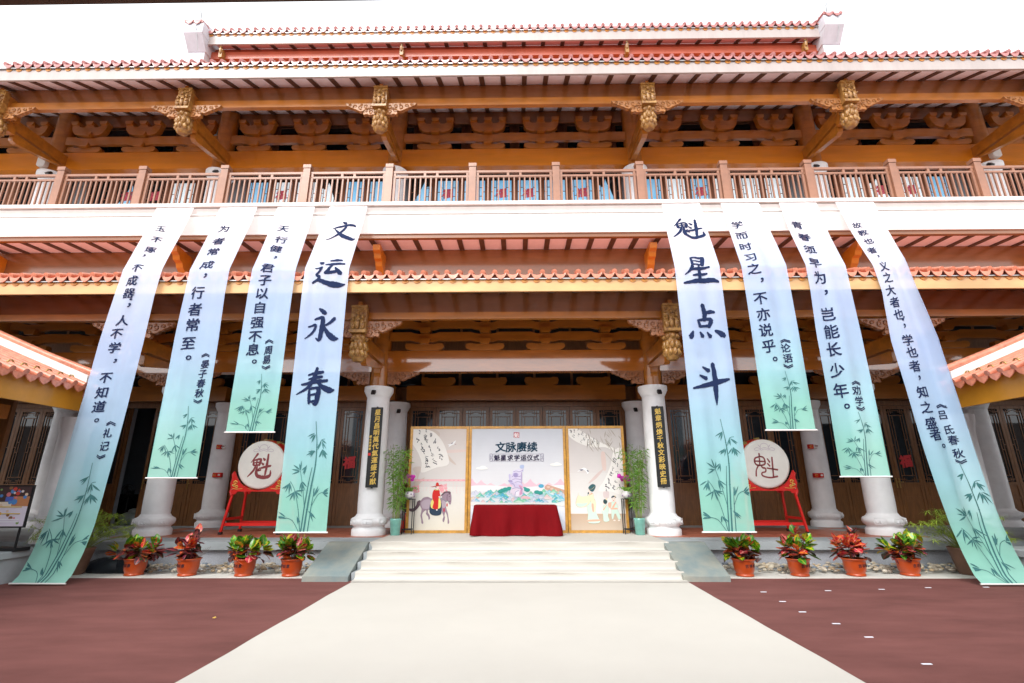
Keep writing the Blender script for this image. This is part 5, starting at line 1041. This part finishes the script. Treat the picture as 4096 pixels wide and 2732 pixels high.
# ================================================================ bamboo in celadon pots, orchids on iron stands
for x, y, side in ((-3.27, 13.93, 'with the red extinguisher behind it'), (3.21, 14.02, 'beside the printed teacher and children')):
    t = thing('bamboo_plant', 'tall green bamboo in a celadon pot ' + side, 'plant', (x, y, .612), 'potted bamboo flanking the backdrop'); rg = random.Random(int(x * 10))
    mb = MB(); prof = [(.115, .614), (.125, .63), (.15, .98), (.158, 1.03), (.14, 1.035), (.13, .99)]; mb.lathe(prof, x, y, 36, flute=.035); pot = mb.build('pot', M['celadon'], t)
    mb = MB(); mb.lathe([(.0, .985), (.14, .985)], x, y, 16, cap=False); mb.build('soil', M['soil'], pot)
    lv = MB(); sm_ = MB()
    for k in range(13):
        a = rg.uniform(0, 6.28); r0, r1 = rg.uniform(.02, .10), rg.uniform(.12, .36); H = rg.uniform(1.55, 2.0)
        pts = [(x + math.cos(a) * (r0 + (r1 - r0) * (q / 6) ** 1.4), y + math.sin(a) * (r0 + (r1 - r0) * (q / 6) ** 1.4) * .7, .98 + H * q / 6) for q in range(7)]
        sm_.tube(pts, [.009 - .0009 * q for q in range(7)], 6)
        for q in range(19):
            t_ = rg.uniform(.1, 1) ** .8 * 6; i = min(5, int(t_)); f_ = t_ - i; c = Vector(pts[i]).lerp(Vector(pts[i + 1]), f_)
            for _ in range(rg.choice((2, 3, 3, 4))):
                b_ = rg.uniform(0, 6.28); L = rg.uniform(.09, .17); d = Vector((math.cos(b_), math.sin(b_) * .9, rg.uniform(-.75, .45))).normalized(); o_ = c + d * rg.uniform(.01, .09)
                s_ = d.cross(Vector((0, 0, 1))).normalized() * .014; m_ = o_ + d * L * .4 + Vector((0, 0, .008)); e_ = o_ + d * L - Vector((0, 0, L * .22))
                lv.add([o_, m_ + s_, e_, m_ - s_], [(0, 1, 2), (0, 2, 3)])
    sm_.build('stem', M['stem'], t); o = lv.build('foliage', M['bamboo_leaf'], t); o['kind'] = 'stuff'
for x, y, s in ((-3.02, 14.30, -1), (2.98, 14.30, 1)):
    t = thing('plant_stand', 'thin black iron plant stand by the ' + ('horse' if s < 0 else 'children') + ' print panel', 'plant stand', (x, y, .612), 'black iron plant stands')
    mb = MB(); h = .13
    for a in (-1, 1):
        for b in (-1, 1): mb.box(x + a * h - .011, x + a * h + .011, y + b * h - .011, y + b * h + .011, .612, 1.50)
    mb.build('leg', M['black'], t)
    mb = MB(); mb.box(x - h - .02, x + h + .02, y - h - .02, y + h + .02, 1.50, 1.52); mb.build('top', M['black'], t)
    mb = MB()
    for a in (-1, 1): mb.box(x - h, x + h, y + a * h - .009, y + a * h + .009, .72, .745); mb.box(x + a * h - .009, x + a * h + .009, y - h, y + h, .721, .744)
    mb.build('lower_shelf', M['black'], t)
    t = thing('orchid', 'magenta orchid in a white porcelain bowl on the iron stand by the ' + ('horse' if s < 0 else 'children') + ' print panel', 'plant', (x, y, 1.52), 'orchids on the iron stands'); rg = random.Random(3 + s)
    mb = MB(); mb.lathe([(.06, 1.522), (.09, 1.54), (.13, 1.60), (.135, 1.66), (.115, 1.70), (.125, 1.715), (.105, 1.70)], x, y, 24); b_ = mb.build('bowl', M['porcelain'], t)
    mb = MB()
    for k in range(9): a = rg.uniform(0, 6.28); mb.ball((x + .128 * math.cos(a), y + .128 * math.sin(a), rg.uniform(1.58, 1.67)), (.022, .022, .02), 7, 5)
    mb.build('painted_flower', mat('plum_glaze', (.25, .12, .35), .3), b_)
    for k in range(8):
        a = 6.28 * k / 8 + rg.uniform(-.2, .2); L = rg.uniform(.16, .26); mb = MB(); vs = []
        for q in range(6):
            f_ = q / 5; w_ = .034 * math.sin(math.pi * min(.97, f_ * .9 + .1)); r = .05 + L * f_; z = 1.70 + .16 * math.sin(f_ * 2.4) - .05 * f_
            vs += [(x + r * math.cos(a) - w_ * math.sin(a), y + r * math.sin(a) + w_ * math.cos(a), z), (x + r * math.cos(a), y + r * math.sin(a), z - .012), (x + r * math.cos(a) + w_ * math.sin(a), y + r * math.sin(a) - w_ * math.cos(a), z)]
        mb.add(vs, [f for q in range(5) for f in ((3 * q, 3 * q + 1, 3 * q + 4, 3 * q + 3), (3 * q + 1, 3 * q + 2, 3 * q + 5, 3 * q + 4))], True); mb.build('leaf', mat_orchid_leaf if 'mat_orchid_leaf' in globals() else M['bamboo_leaf'], t)
    for k in range(3):
        a = rg.uniform(0, 6.28); mb = MB(); P = [(x + .03 * math.cos(a), y + .03 * math.sin(a), 1.69), (x + .05 * math.cos(a), y + .05 * math.sin(a), 1.9), (x + .10 * math.cos(a), y + .08 * math.sin(a), 2.08), (x + .20 * math.cos(a), y + .13 * math.sin(a), 2.12 - .05 * k)]; mb.tube(P, .005, 5); mb.build('flower_stem', M['stem'], t)
        for q in range(6):
            c = Vector(P[2]).lerp(Vector(P[3]), q / 5) + Vector((rg.uniform(-.04, .04), rg.uniform(-.03, .03), rg.uniform(-.07, .05))); mb = MB()
            for g in range(5):
                b = 6.28 * g / 5 + q; d = Vector((math.cos(b), -.25, math.sin(b))) * .042; mb.ball(c + d * .6, (.024, .010, .024), 7, 4)
            mb.ball(c + Vector((0, -.02, 0)), .011, 6, 4); mb.build('blossom', M['orchid'], t)
mb = MB(); mb.lathe([(.075, .612), (.08, .62), (.08, 1.05), (.06, 1.11), (.025, 1.13), (.025, 1.16)], -3.16, 14.75, 20)
t = thing('fire_extinguisher', 'red fire extinguisher standing behind the potted bamboo', 'extinguisher', (-3.16, 14.75, .612)); mb.build('cylinder', M['red_pipe'], t)
mb = MB(); mb.box(-3.20, -3.12, 14.70, 14.80, 1.16, 1.20); mb.tube([(-3.12, 14.74, 1.17), (-3.05, 14.70, 1.10), (-3.06, 14.69, .9)], .012, 6); mb.build('hose', M['black'], t)
mb = MB(); rg = random.Random(5); mb.ball((-3.36, 14.62, .80), (.20, .14, .19), 16, 10, rg, .06); tag(mb.build('red_bundle', M['red']), 'round bundle of red cloth behind the potted bamboo', 'bundle')
# ================================================================ crotons in orange glazed pots
def leaf_mesh(pal, curve, seed):
    rg = random.Random(seed); mb = MB(); N = 6; base, vein, edge = pal
    rows = []
    for q in range(N + 1):
        t = q / N; w_ = .32 * math.sin(math.pi * (t * .92 + .04)) ** .8 * (1.15 - .3 * t); z = curve * (t - t * t * 1.2) ; rows.append([(-w_, t, z + .05 * w_ * 4), (-w_ * .16, t, z), (w_ * .16, t, z), (w_, t, z + .05 * w_ * 4)])
    for q in range(N):
        for k in range(3):
            mb.col = vein if k == 1 else tuple(c * (1 + rg.uniform(-.25, .25)) for c in (edge if (q + k) % 3 == 0 else base))
            a, b = rows[q], rows[q + 1]; mb.add([a[k], a[k + 1], b[k + 1], b[k]], [(0, 1, 2, 3)])
    return mb.mesh('leaf', M['leaf'], colattr=True)
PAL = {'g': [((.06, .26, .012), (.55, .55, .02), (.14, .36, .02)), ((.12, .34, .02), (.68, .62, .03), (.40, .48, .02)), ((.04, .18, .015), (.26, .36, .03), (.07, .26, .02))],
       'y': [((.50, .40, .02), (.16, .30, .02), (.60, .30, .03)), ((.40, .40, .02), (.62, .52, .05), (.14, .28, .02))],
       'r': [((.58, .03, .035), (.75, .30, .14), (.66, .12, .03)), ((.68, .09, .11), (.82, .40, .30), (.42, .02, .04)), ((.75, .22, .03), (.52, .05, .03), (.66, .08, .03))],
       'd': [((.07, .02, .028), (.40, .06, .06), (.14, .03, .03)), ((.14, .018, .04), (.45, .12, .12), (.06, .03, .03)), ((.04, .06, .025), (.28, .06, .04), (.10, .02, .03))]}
LM = {k: [leaf_mesh(pl, cv, i) for i, pl in enumerate(v) for cv in (.25, -.15)] for k, v in PAL.items()}
pp = MB(); pp.lathe([(.185, 0), (.215, .012), (.215, .045), (.20, .05), (.205, .07), (.235, .14), (.248, .24), (.25, .33), (.262, .375), (.29, .40), (.292, .415), (.275, .42), (.255, .40), (.245, .36)], seg=36); pot_mesh = pp.mesh('pot', M['pot'])
sl_ = MB(); sl_.lathe([(.0, .365), (.12, .37), (.252, .36)], seg=20, cap=False); soil_mesh = sl_.mesh('soil', M['soil'])
def pot_text(ang0):
    mb = MB()
    def pl(a, b, z0, r=0): th = -math.pi / 2 + ang0 + a / .25; rr = .2515 + r; return (rr * math.cos(th), rr * math.sin(th), z0 + b)
    for i, ch in enumerate('吉祥如意'):
        vs, fs = GL[(ch, .02)]; mb.add([pl((i - 1.5) * .098 + x * .088, y * .088, .262, .0004 * l) for x, y, l in vs], fs)
    for i in range(0): mb.add([pl((i - 2.5) * .032 + a, b, .172) for a, b in ((-.01, -.008), (.01, -.008), (.008, .008), (-.008, .008))], [(0, 1, 2, 3)])
    return mb.mesh('lettering', M['ink'])
ptxt = {-1: pot_text(-.55), 1: pot_text(.5)}
CRO = [ # x, y, height, spread, leaves, green share, stems bare
 (-8.36, 11.62, .50, .50, 84, .42, 'bushy red and green croton next to the black sack'), (-7.17, 11.58, .56, .38, 44, .12, 'sparse dark croton with bare twigs'),
 (-5.93, 11.56, .52, .50, 88, .62, 'bushy yellow topped croton before the brush lettered drum'), (-4.90, 11.54, .54, .44, 78, .40, 'bushy croton by the stone ramp on the brush drum side'),
 (4.80, 11.55, .50, .46, 80, .42, 'bushy croton by the stone ramp on the seal drum side'), (5.98, 11.58, .60, .42, 56, .34, 'open yellow tipped croton before the seal lettered drum'),
 (7.18, 11.60, .56, .42, 54, .10, 'dark red open croton with one tall stem'), (8.34, 11.63, .56, .52, 88, .48, 'broad red and green croton beside the twisted banner')]
for ci, (x, y, H, Rr, n, gs, lb) in enumerate(CRO):
    t = thing('croton_plant', lb + ', in an orange pot', 'plant', (0, 0, 0), 'crotons in orange pots along the platform'); rg = random.Random(100 + ci)
    po = inst('pot', pot_mesh, t, (0, 0, .0), local=True); inst('soil', soil_mesh, po, (0, 0, 0), local=True); inst('lettering', ptxt[-1 if x < 0 else 1], po, (0, 0, 0), local=True)
    heads = []; ns = 13 if n > 60 else 9; H *= 1.06; Rr *= 1.42; sm_ = MB()
    for k in range(ns):
        a = 6.28 * k / ns + rg.uniform(-.3, .3); r = Rr * rg.uniform(.15, .72) if k else 0; z = .36 + H * (.62 + .30 * rg.random()) * (1 - .35 * (r / Rr) ** 2)
        if n < 60 and k == 1: z = .36 + H * 1.1; r *= .3
        p_ = Vector((r * math.cos(a), r * math.sin(a) * .8, z)); heads.append(p_)
        sm_.tube([(p_.x * .2, p_.y * .2, .36), (p_.x * .5, p_.y * .5, .36 + (z - .36) * .5), tuple(p_)], .009, 6)
    if ci == 1:
        for k in range(5): a = -.4 + k * .25; sm_.tube([(.1, 0, .36), (.20 + .04 * k, .02, .52), (.26 + .06 * k, .0, .62 + .02 * k)], .004, 5)
    sm_.build('stem', M['twig'], t, local=True)
    zt = max(h.z for h in heads)
    n = int(n * 1.75)
    for q in range(n):
        h = heads[q % ns]; lvl = (q // ns) / max(1, n / ns - 1)              # 0 = crown tip, 1 = lowest whorl
        az = q * 2.4 + rg.uniform(-.4, .4); el = 1.15 - 1.75 * lvl + rg.uniform(-.2, .2)
        rr = rg.random(); hi = 1 - lvl
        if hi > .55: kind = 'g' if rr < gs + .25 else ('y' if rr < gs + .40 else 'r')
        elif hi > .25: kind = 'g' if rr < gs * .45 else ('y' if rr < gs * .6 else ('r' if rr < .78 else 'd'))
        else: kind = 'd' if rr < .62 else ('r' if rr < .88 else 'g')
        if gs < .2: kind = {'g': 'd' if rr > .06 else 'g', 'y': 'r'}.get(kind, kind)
        L = rg.uniform(.20, .27) * (1.0 + .12 * lvl)
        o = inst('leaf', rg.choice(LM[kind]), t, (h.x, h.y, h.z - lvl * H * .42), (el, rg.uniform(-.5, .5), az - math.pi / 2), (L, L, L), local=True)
    t.location = (x, y, .014); t.scale = (.85, .85, .83)
# ================================================================ papyrus by the wings, sack, poster, things in the doorway
for x, y, lb, sd_ in ((-9.78, 11.72, 'feathery papyrus in a brown pot behind the longest banner', 1), (9.72, 11.75, 'feathery papyrus in a brown pot behind the twisted banner', 2)):
    t = thing('papyrus_plant', lb, 'plant', (x, y, 0), 'papyrus beside the wings'); rg = random.Random(sd_)
    mb = MB(); mb.lathe([(.17, .0), (.2, .04), (.30, .50), (.32, .55), (.29, .56), (.27, .5)], x, y, 28); p_ = mb.build('pot', M['pot_dark'], t)
    mb = MB(); mb.lathe([(0, .49), (.275, .49)], x, y, 16, cap=False); mb.build('soil', M['soil'], p_)
    st2, lv = MB(), MB()
    for k in range(110):
        a = rg.uniform(0, 6.28); r = rg.uniform(.1, .98); H = rg.uniform(.25, .85) * (1.15 - .4 * r)
        e = Vector((x + r * math.cos(a), y + r * math.sin(a) * .8, .5 + H)); st2.tube([(x + .1 * math.cos(a), y + .1 * math.sin(a), .48), (x + .5 * r * math.cos(a), y + .4 * r * math.sin(a), .5 + H * .7), tuple(e)], .005, 5)
        for q in range(26):
            b = rg.uniform(0, 6.28); d = Vector((math.cos(b), math.sin(b), rg.uniform(-.5, .6))).normalized(); L = rg.uniform(.10, .20); s_ = d.cross(Vector((0, 0, 1))).normalized() * .006
            lv.add([e, e + d * L * .5 + s_, e + d * L - Vector((0, 0, L * .3)), e + d * L * .5 - s_], [(0, 1, 2, 3)])
    st2.build('stem', M['stem'], t); o = lv.build('foliage', M['papyrus'], t); o['kind'] = 'stuff'
mb = MB(); rg = random.Random(6)
for cx_, rx in ((-9.35, .55), (-8.85, .42)): mb.ball((cx_, 12.15, .10), (rx, .24, .20), 18, 10, rg, .10)
tag(mb.build('black_sack', M['black_soft']), 'black plastic sack slumped on the pebbles by the longest banner', 'sack')
t = thing('food_poster', 'framed poster of colourful food pictures on the wing platform', 'poster', (-10.42, 10.7, .6)); X0, X1, ZB, ZT, YY = -10.86, -10.16, 1.08, 1.86, 10.66
mb = MB(); mb.box(X0 - .022, X1 + .022, YY, YY + .05, ZB - .03, ZT + .03); mb.build('frame', M['black'], t)
mb = MB(); rg = random.Random(12)
cols = [(.62, .08, .06), (.75, .36, .05), (.10, .28, .62), (.78, .60, .45), (.70, .22, .24), (.24, .40, .14), (.80, .72, .70), (.30, .15, .08)]
def pq(c, x0, x1, z0, z1, k): mb.col = c; mb.add([(X0 + (X1 - X0) * a, YY - .002 - k * .0004, ZB + (ZT - ZB) * b) for a, b in ((x0, z0), (x1, z0), (x1, z1), (x0, z1))], [(0, 1, 2, 3)])
pq((.74, .70, .82), 0, 1, 0, .5, 0); pq((.08, .05, .05), 0, 1, .5, 1, 0); pq((.55, .25, .12), .5, 1, .5, .75, 1); pq((.10, .16, .55), .28, .52, .62, .74, 2); pq((.80, .72, .60), .05, .5, .5, .61, 2)
for k in range(26):
    a, b, r = rg.uniform(.04, .9), rg.uniform(.70, .97) if k < 14 else rg.uniform(.08, .62), rg.uniform(.03, .09); mb.col = rg.choice(cols)
    mb.add([(X0 + (X1 - X0) * min(1, max(0, a + r * math.cos(6.28 * q / 10))), YY - .0035 - k * .0002, ZB + (ZT - ZB) * min(1, max(0, b + r * .8 * math.sin(6.28 * q / 10)))) for q in range(10)], [tuple(range(10))])
for z_ in (.16, .10, .30, .47): pq((.70, .52, .12) if z_ > .2 else (.85, .85, .92), .05, .85, z_, z_ + .025, 30)
mb.build('picture', M['print'], t, colattr=True)
mb = MB(); mb.box(X0 + .05, X1 - .05, YY + .01, YY + .35, .592, .66); mb.build('base', M['black'], t)
mb = MB(); mb.box(X0 + .06, X0 + .09, YY + .02, YY + .05, .66, 1.06); mb.box(X1 - .09, X1 - .06, YY + .02, YY + .05, .66, 1.06); mb.build('post', M['black'], t)
t = thing('standing_fan', 'black standing fan inside the open doorway', 'fan', (-13.75, 18.1, .6))
mb = MB(); mb.lathe([(.2, .6), (.2, .63), (.03, .66), (.02, 1.5)], -13.75, 18.1, 18); mb.build('stand', M['black'], t)
mb = MB()
for r in (.26, .18, .10): mb.tube([(-13.75 + r * math.cos(a * .3), 18.0, 1.68 + r * math.sin(a * .3)) for a in range(22)], .010, 5)
for k in range(16): a = k * .3927; mb.tube([(-13.75, 17.98, 1.68), (-13.75 + .26 * math.cos(a), 18.0, 1.68 + .26 * math.sin(a))], .005, 4)
mb.build('grille', M['black'], t)
mb = MB()
for k in range(3):
    a = k * 2.094; mb.add([(-13.75, 18.03, 1.68), (-13.75 + .24 * math.cos(a - .4), 18.02, 1.68 + .24 * math.sin(a - .4)), (-13.75 + .25 * math.cos(a + .3), 18.05, 1.68 + .25 * math.sin(a + .3))], [(0, 1, 2)])
mb.lathe([(.05, -.06), (.06, 0), (.05, .06)], 0, 0, 12); k0 = len(mb.v) - 12 * 3 - 24
mb.v[9:] = [(-13.75 + a, 18.08 + c, 1.68 + b) for a, b, c in mb.v[9:]]; mb.build('blades', M['black'], t)
mb = MB(); rg = random.Random(2); mb.ball((-13.45, 17.95, .78), (.36, .22, .24), 14, 9, rg, .12); mb.ball((-13.35, 17.95, 1.0), (.18, .14, .14), 12, 8, rg, .14); tag(mb.build('plastic_bag', M['cloth_bag']), 'crumpled pale plastic bag on the floor inside the open doorway', 'bag')
mb = MB(); mb.box(-15.6, -12.6, 19.6, 20.2, .595, 1.55, .02); mb.box(-15.62, -12.58, 19.58, 20.22, 1.55, 1.58); tag(mb.build('cabinet', M['black']), 'low black cabinet at the back of the room behind the open doorway', 'cabinet')
# ================================================================ small fittings
def spot(x, y, z, s, lb):
    t = thing('spotlight', lb, 'spotlight', (x, y, z), 'small black spotlights on the columns')
    mb = MB(); mb.box(x - .02, x + .02, y - .02, y + .06, z + .02, z + .06); mb.build('bracket', M['black'], t)
    mb = MB(); mb.prism([(y - .14, z - .06), (y - .10, z - .09), (y + .01, z - .02), (y + .01, z + .05), (y - .05, z + .05)], x - .055, x + .055, 'x'); h = mb.build('housing', M['black'], t)
    mb = MB(); mb.add([(x - .045, y - .141, z - .057), (x + .045, y - .141, z - .057), (x + .045, y - .103, z - .0895), (x - .045, y - .103, z - .0895)], [(0, 1, 2, 3)]); mb.build('lens', M['glass'], h)
for x, z, lb in ((-4.08, 4.42, 'spotlight on the front column with the sealed couplet board'), (3.96, 4.40, 'spotlight on the front column with the unsealed couplet board')): spot(x, 13.82, z, 0, lb)
for x, z, lb in ((-4.02, 4.30, 'spotlight on the rear column behind the horse panel'), (3.93, 4.32, 'spotlight on the rear column behind the teacher panel')): spot(x, 16.65, z, 0, lb)
for x, lb in ((-15.3, 'spotlight on the leftmost column head over the railing'), (-9.81, 'spotlight on the second column head from the left over the railing'), (-4.09, 'spotlight on the third column head from the left over the railing'), (3.84, 'spotlight on the fourth column head from the left over the railing'), (9.61, 'spotlight on the fifth column head from the left over the railing'), (15.14, 'spotlight on the rightmost column head over the railing')): spot(x, 13.84, 11.72, 0, lb)
for x, z, lb in ((-15.67, 12.2, 'white speaker box at the left end of the upper beam'), (15.46, 12.22, 'white speaker box at the right end of the upper beam')):
    mb = MB(); mb.box(x - .14, x + .14, 13.78, 13.98, z - .22, z + .22, .04); tag(mb.build('speaker_box', M['white']), lb, 'speaker', 'white speakers on the upper beams')
for x, z, lb, big in ((-9.88, 3.12, 'upper red fire sign with a round call point, behind the brush lettered drum', 0), (-9.86, 2.22, 'lower red fire alarm box, behind the brush lettered drum', 1), (9.62, 3.08, 'upper red fire sign with a round call point, behind the seal lettered drum', 0), (9.64, 2.17, 'lower red fire alarm box, behind the seal lettered drum', 1)):
    t = thing('fire_alarm', lb, 'fire alarm', (x, 16.64, z), 'fire alarm fittings on the rear columns')
    mb = MB(); mb.box(x - .13, x + .02, 16.60, 16.70, z - .07, z + .07); pl = mb.build('plate', M['red'], t)
    mb = MB(); mb.box(x - .10, x - .01, 16.596, 16.599, z - .03, z - .018); mb.box(x - .10, x - .01, 16.596, 16.599, z + .018, z + .03); mb.box(x - .10, x - .085, 16.596, 16.599, z - .018, z + .018); mb.build('symbol', M['gold'], pl)
    mb = MB()
    if big: mb.box(x + .03, x + .16, 16.58, 16.70, z - .07, z + .07, .01); o = mb.build('call_point', M['red'], t); mb = MB(); mb.box(x + .06, x + .13, 16.572, 16.579, z - .025, z + .03); mb.build('label', M['white'], o)
    else: mb.ball((x + .10, 16.64, z), (.075, .06, .075), 14, 8); o = mb.build('sounder', M['white'], t); mb = MB(); mb.box(x + .05, x + .15, 16.575, 16.582, z + .0, z + .03); mb.build('label', M['maroon'], o)
def fu(x, y, z, m, lb, grp, sz=.52):
    vs, fs = GL[('福', .045)]; mb = MB(); mb.add([(x + a * sz * 1.0, y - .003 - .0005 * l, z + b * sz) for a, b, l in vs], fs)
    if 0: mb.add([(x + .50 * sz * math.cos(q * .3142) * (1 + .05 * (q % 2)), y, z + .47 * sz * math.sin(q * .3142) * (1 + .05 * (q % 2))) for q in range(20)] + [(x + .43 * sz * math.cos(q * .3142), y, z + .40 * sz * math.sin(q * .3142)) for q in range(20)], [(q, (q + 1) % 20, 20 + (q + 1) % 20, 20 + q) for q in range(20)])
    tag(mb.build('fu_sticker', M[m]), lb, 'sticker', grp)
ordn = ['first', 'second', 'third', 'fourth', 'fifth', 'sixth', 'seventh', 'eighth', 'ninth', 'tenth', 'eleventh', 'twelfth']
for k, (x, m) in enumerate(zip((-13.85, -12.95, -7.88, -7.02, -2.52, -.57, .36, 2.33, 6.80, 7.65, 12.73, 13.64), range(12))):
    near = min(ups, key=lambda u: abs(HX(u[0]) - x)); fu(HX(near[0]), UY - .03, 11.70, 'fu_pink', 'rose paper blessing character, the %s from the left along the balcony doors' % ordn[k], 'paper blessing characters on the upper doors', .38)
for x, lb in ((-5.69, 'red paper blessing character on the door by the sealed couplet board'), (12.30, 'red paper blessing character half behind a banner, beside the open leaf with the handle'), (13.05, 'red paper blessing character on the door nearest the twisted banner')):
    near = min(gd, key=lambda u: abs(HX(u) - x)); fu(HX(near), WY - .035, 2.64, 'fu', lb, 'paper blessing characters on the ground floor doors', .42)
for k, (x, y, lb) in enumerate(((4.42, 9.92, 'first of the back row, nearest the cream runner'), (5.65, 10.04, 'second of the back row from the runner'), (6.71, 10.17, 'third of the back row from the runner'), (7.69, 10.33, 'fourth of the back row from the runner'), (8.81, 10.38, 'last of the back row, by the twisted banner'), (4.37, 9.15, 'first down the row beside the runner'), (4.31, 8.44, 'second down the row beside the runner'), (4.41, 7.77, 'third down the row beside the runner'), (4.43, 7.13, 'fourth down the row beside the runner'), (4.38, 6.14, 'nearest the camera'))):
    mb = MB(); mb.box(x - .052, x + .052, y - .014, y + .014, .004, .0105); tag(mb.build('tape_mark', M['tape']), 'white tape strip on the maroon carpet, ' + lb, 'tape', 'white tape strips on the carpet')
mb = MB(); mb.tube([(-4.47, 8.0, .015), (-4.44, 8.02, .025), (-4.42, 8.0, .02), (-4.445, 7.985, .015)], .006, 6); tag(mb.build('yellow_scrap', M['gold']), 'small curled yellow scrap on the maroon carpet', 'litter')
# pebbles heaped along the foot of the platform wall
for s in (-1, 1):
    mb = MB(); rg = random.Random(77 + s)
    for k in range(420):
        x = s * rg.uniform(4.40, 10.3); y = rg.triangular(11.82, 12.60, 12.4); z = .02 + .09 * (y - 11.82) / .78 + rg.uniform(0, .03); r = rg.uniform(.025, .055)
        c = rg.choice([(.50, .38, .24), (.58, .50, .38), (.42, .36, .28), (.62, .57, .48), (.50, .44, .36), (.22, .26, .31), (.66, .60, .48)]); mb.col = c
        mb.ball((x, y, z), (r * rg.uniform(.9, 1.7), r * rg.uniform(.8, 1.2), r * rg.uniform(.5, .8)), 7, 5, rg, .12)
    o = mb.build('pebbles', M['pebble'], colattr=True); o['kind'] = 'stuff'
    o['label'] = 'pale pebbles heaped along the foot of the platform wall'
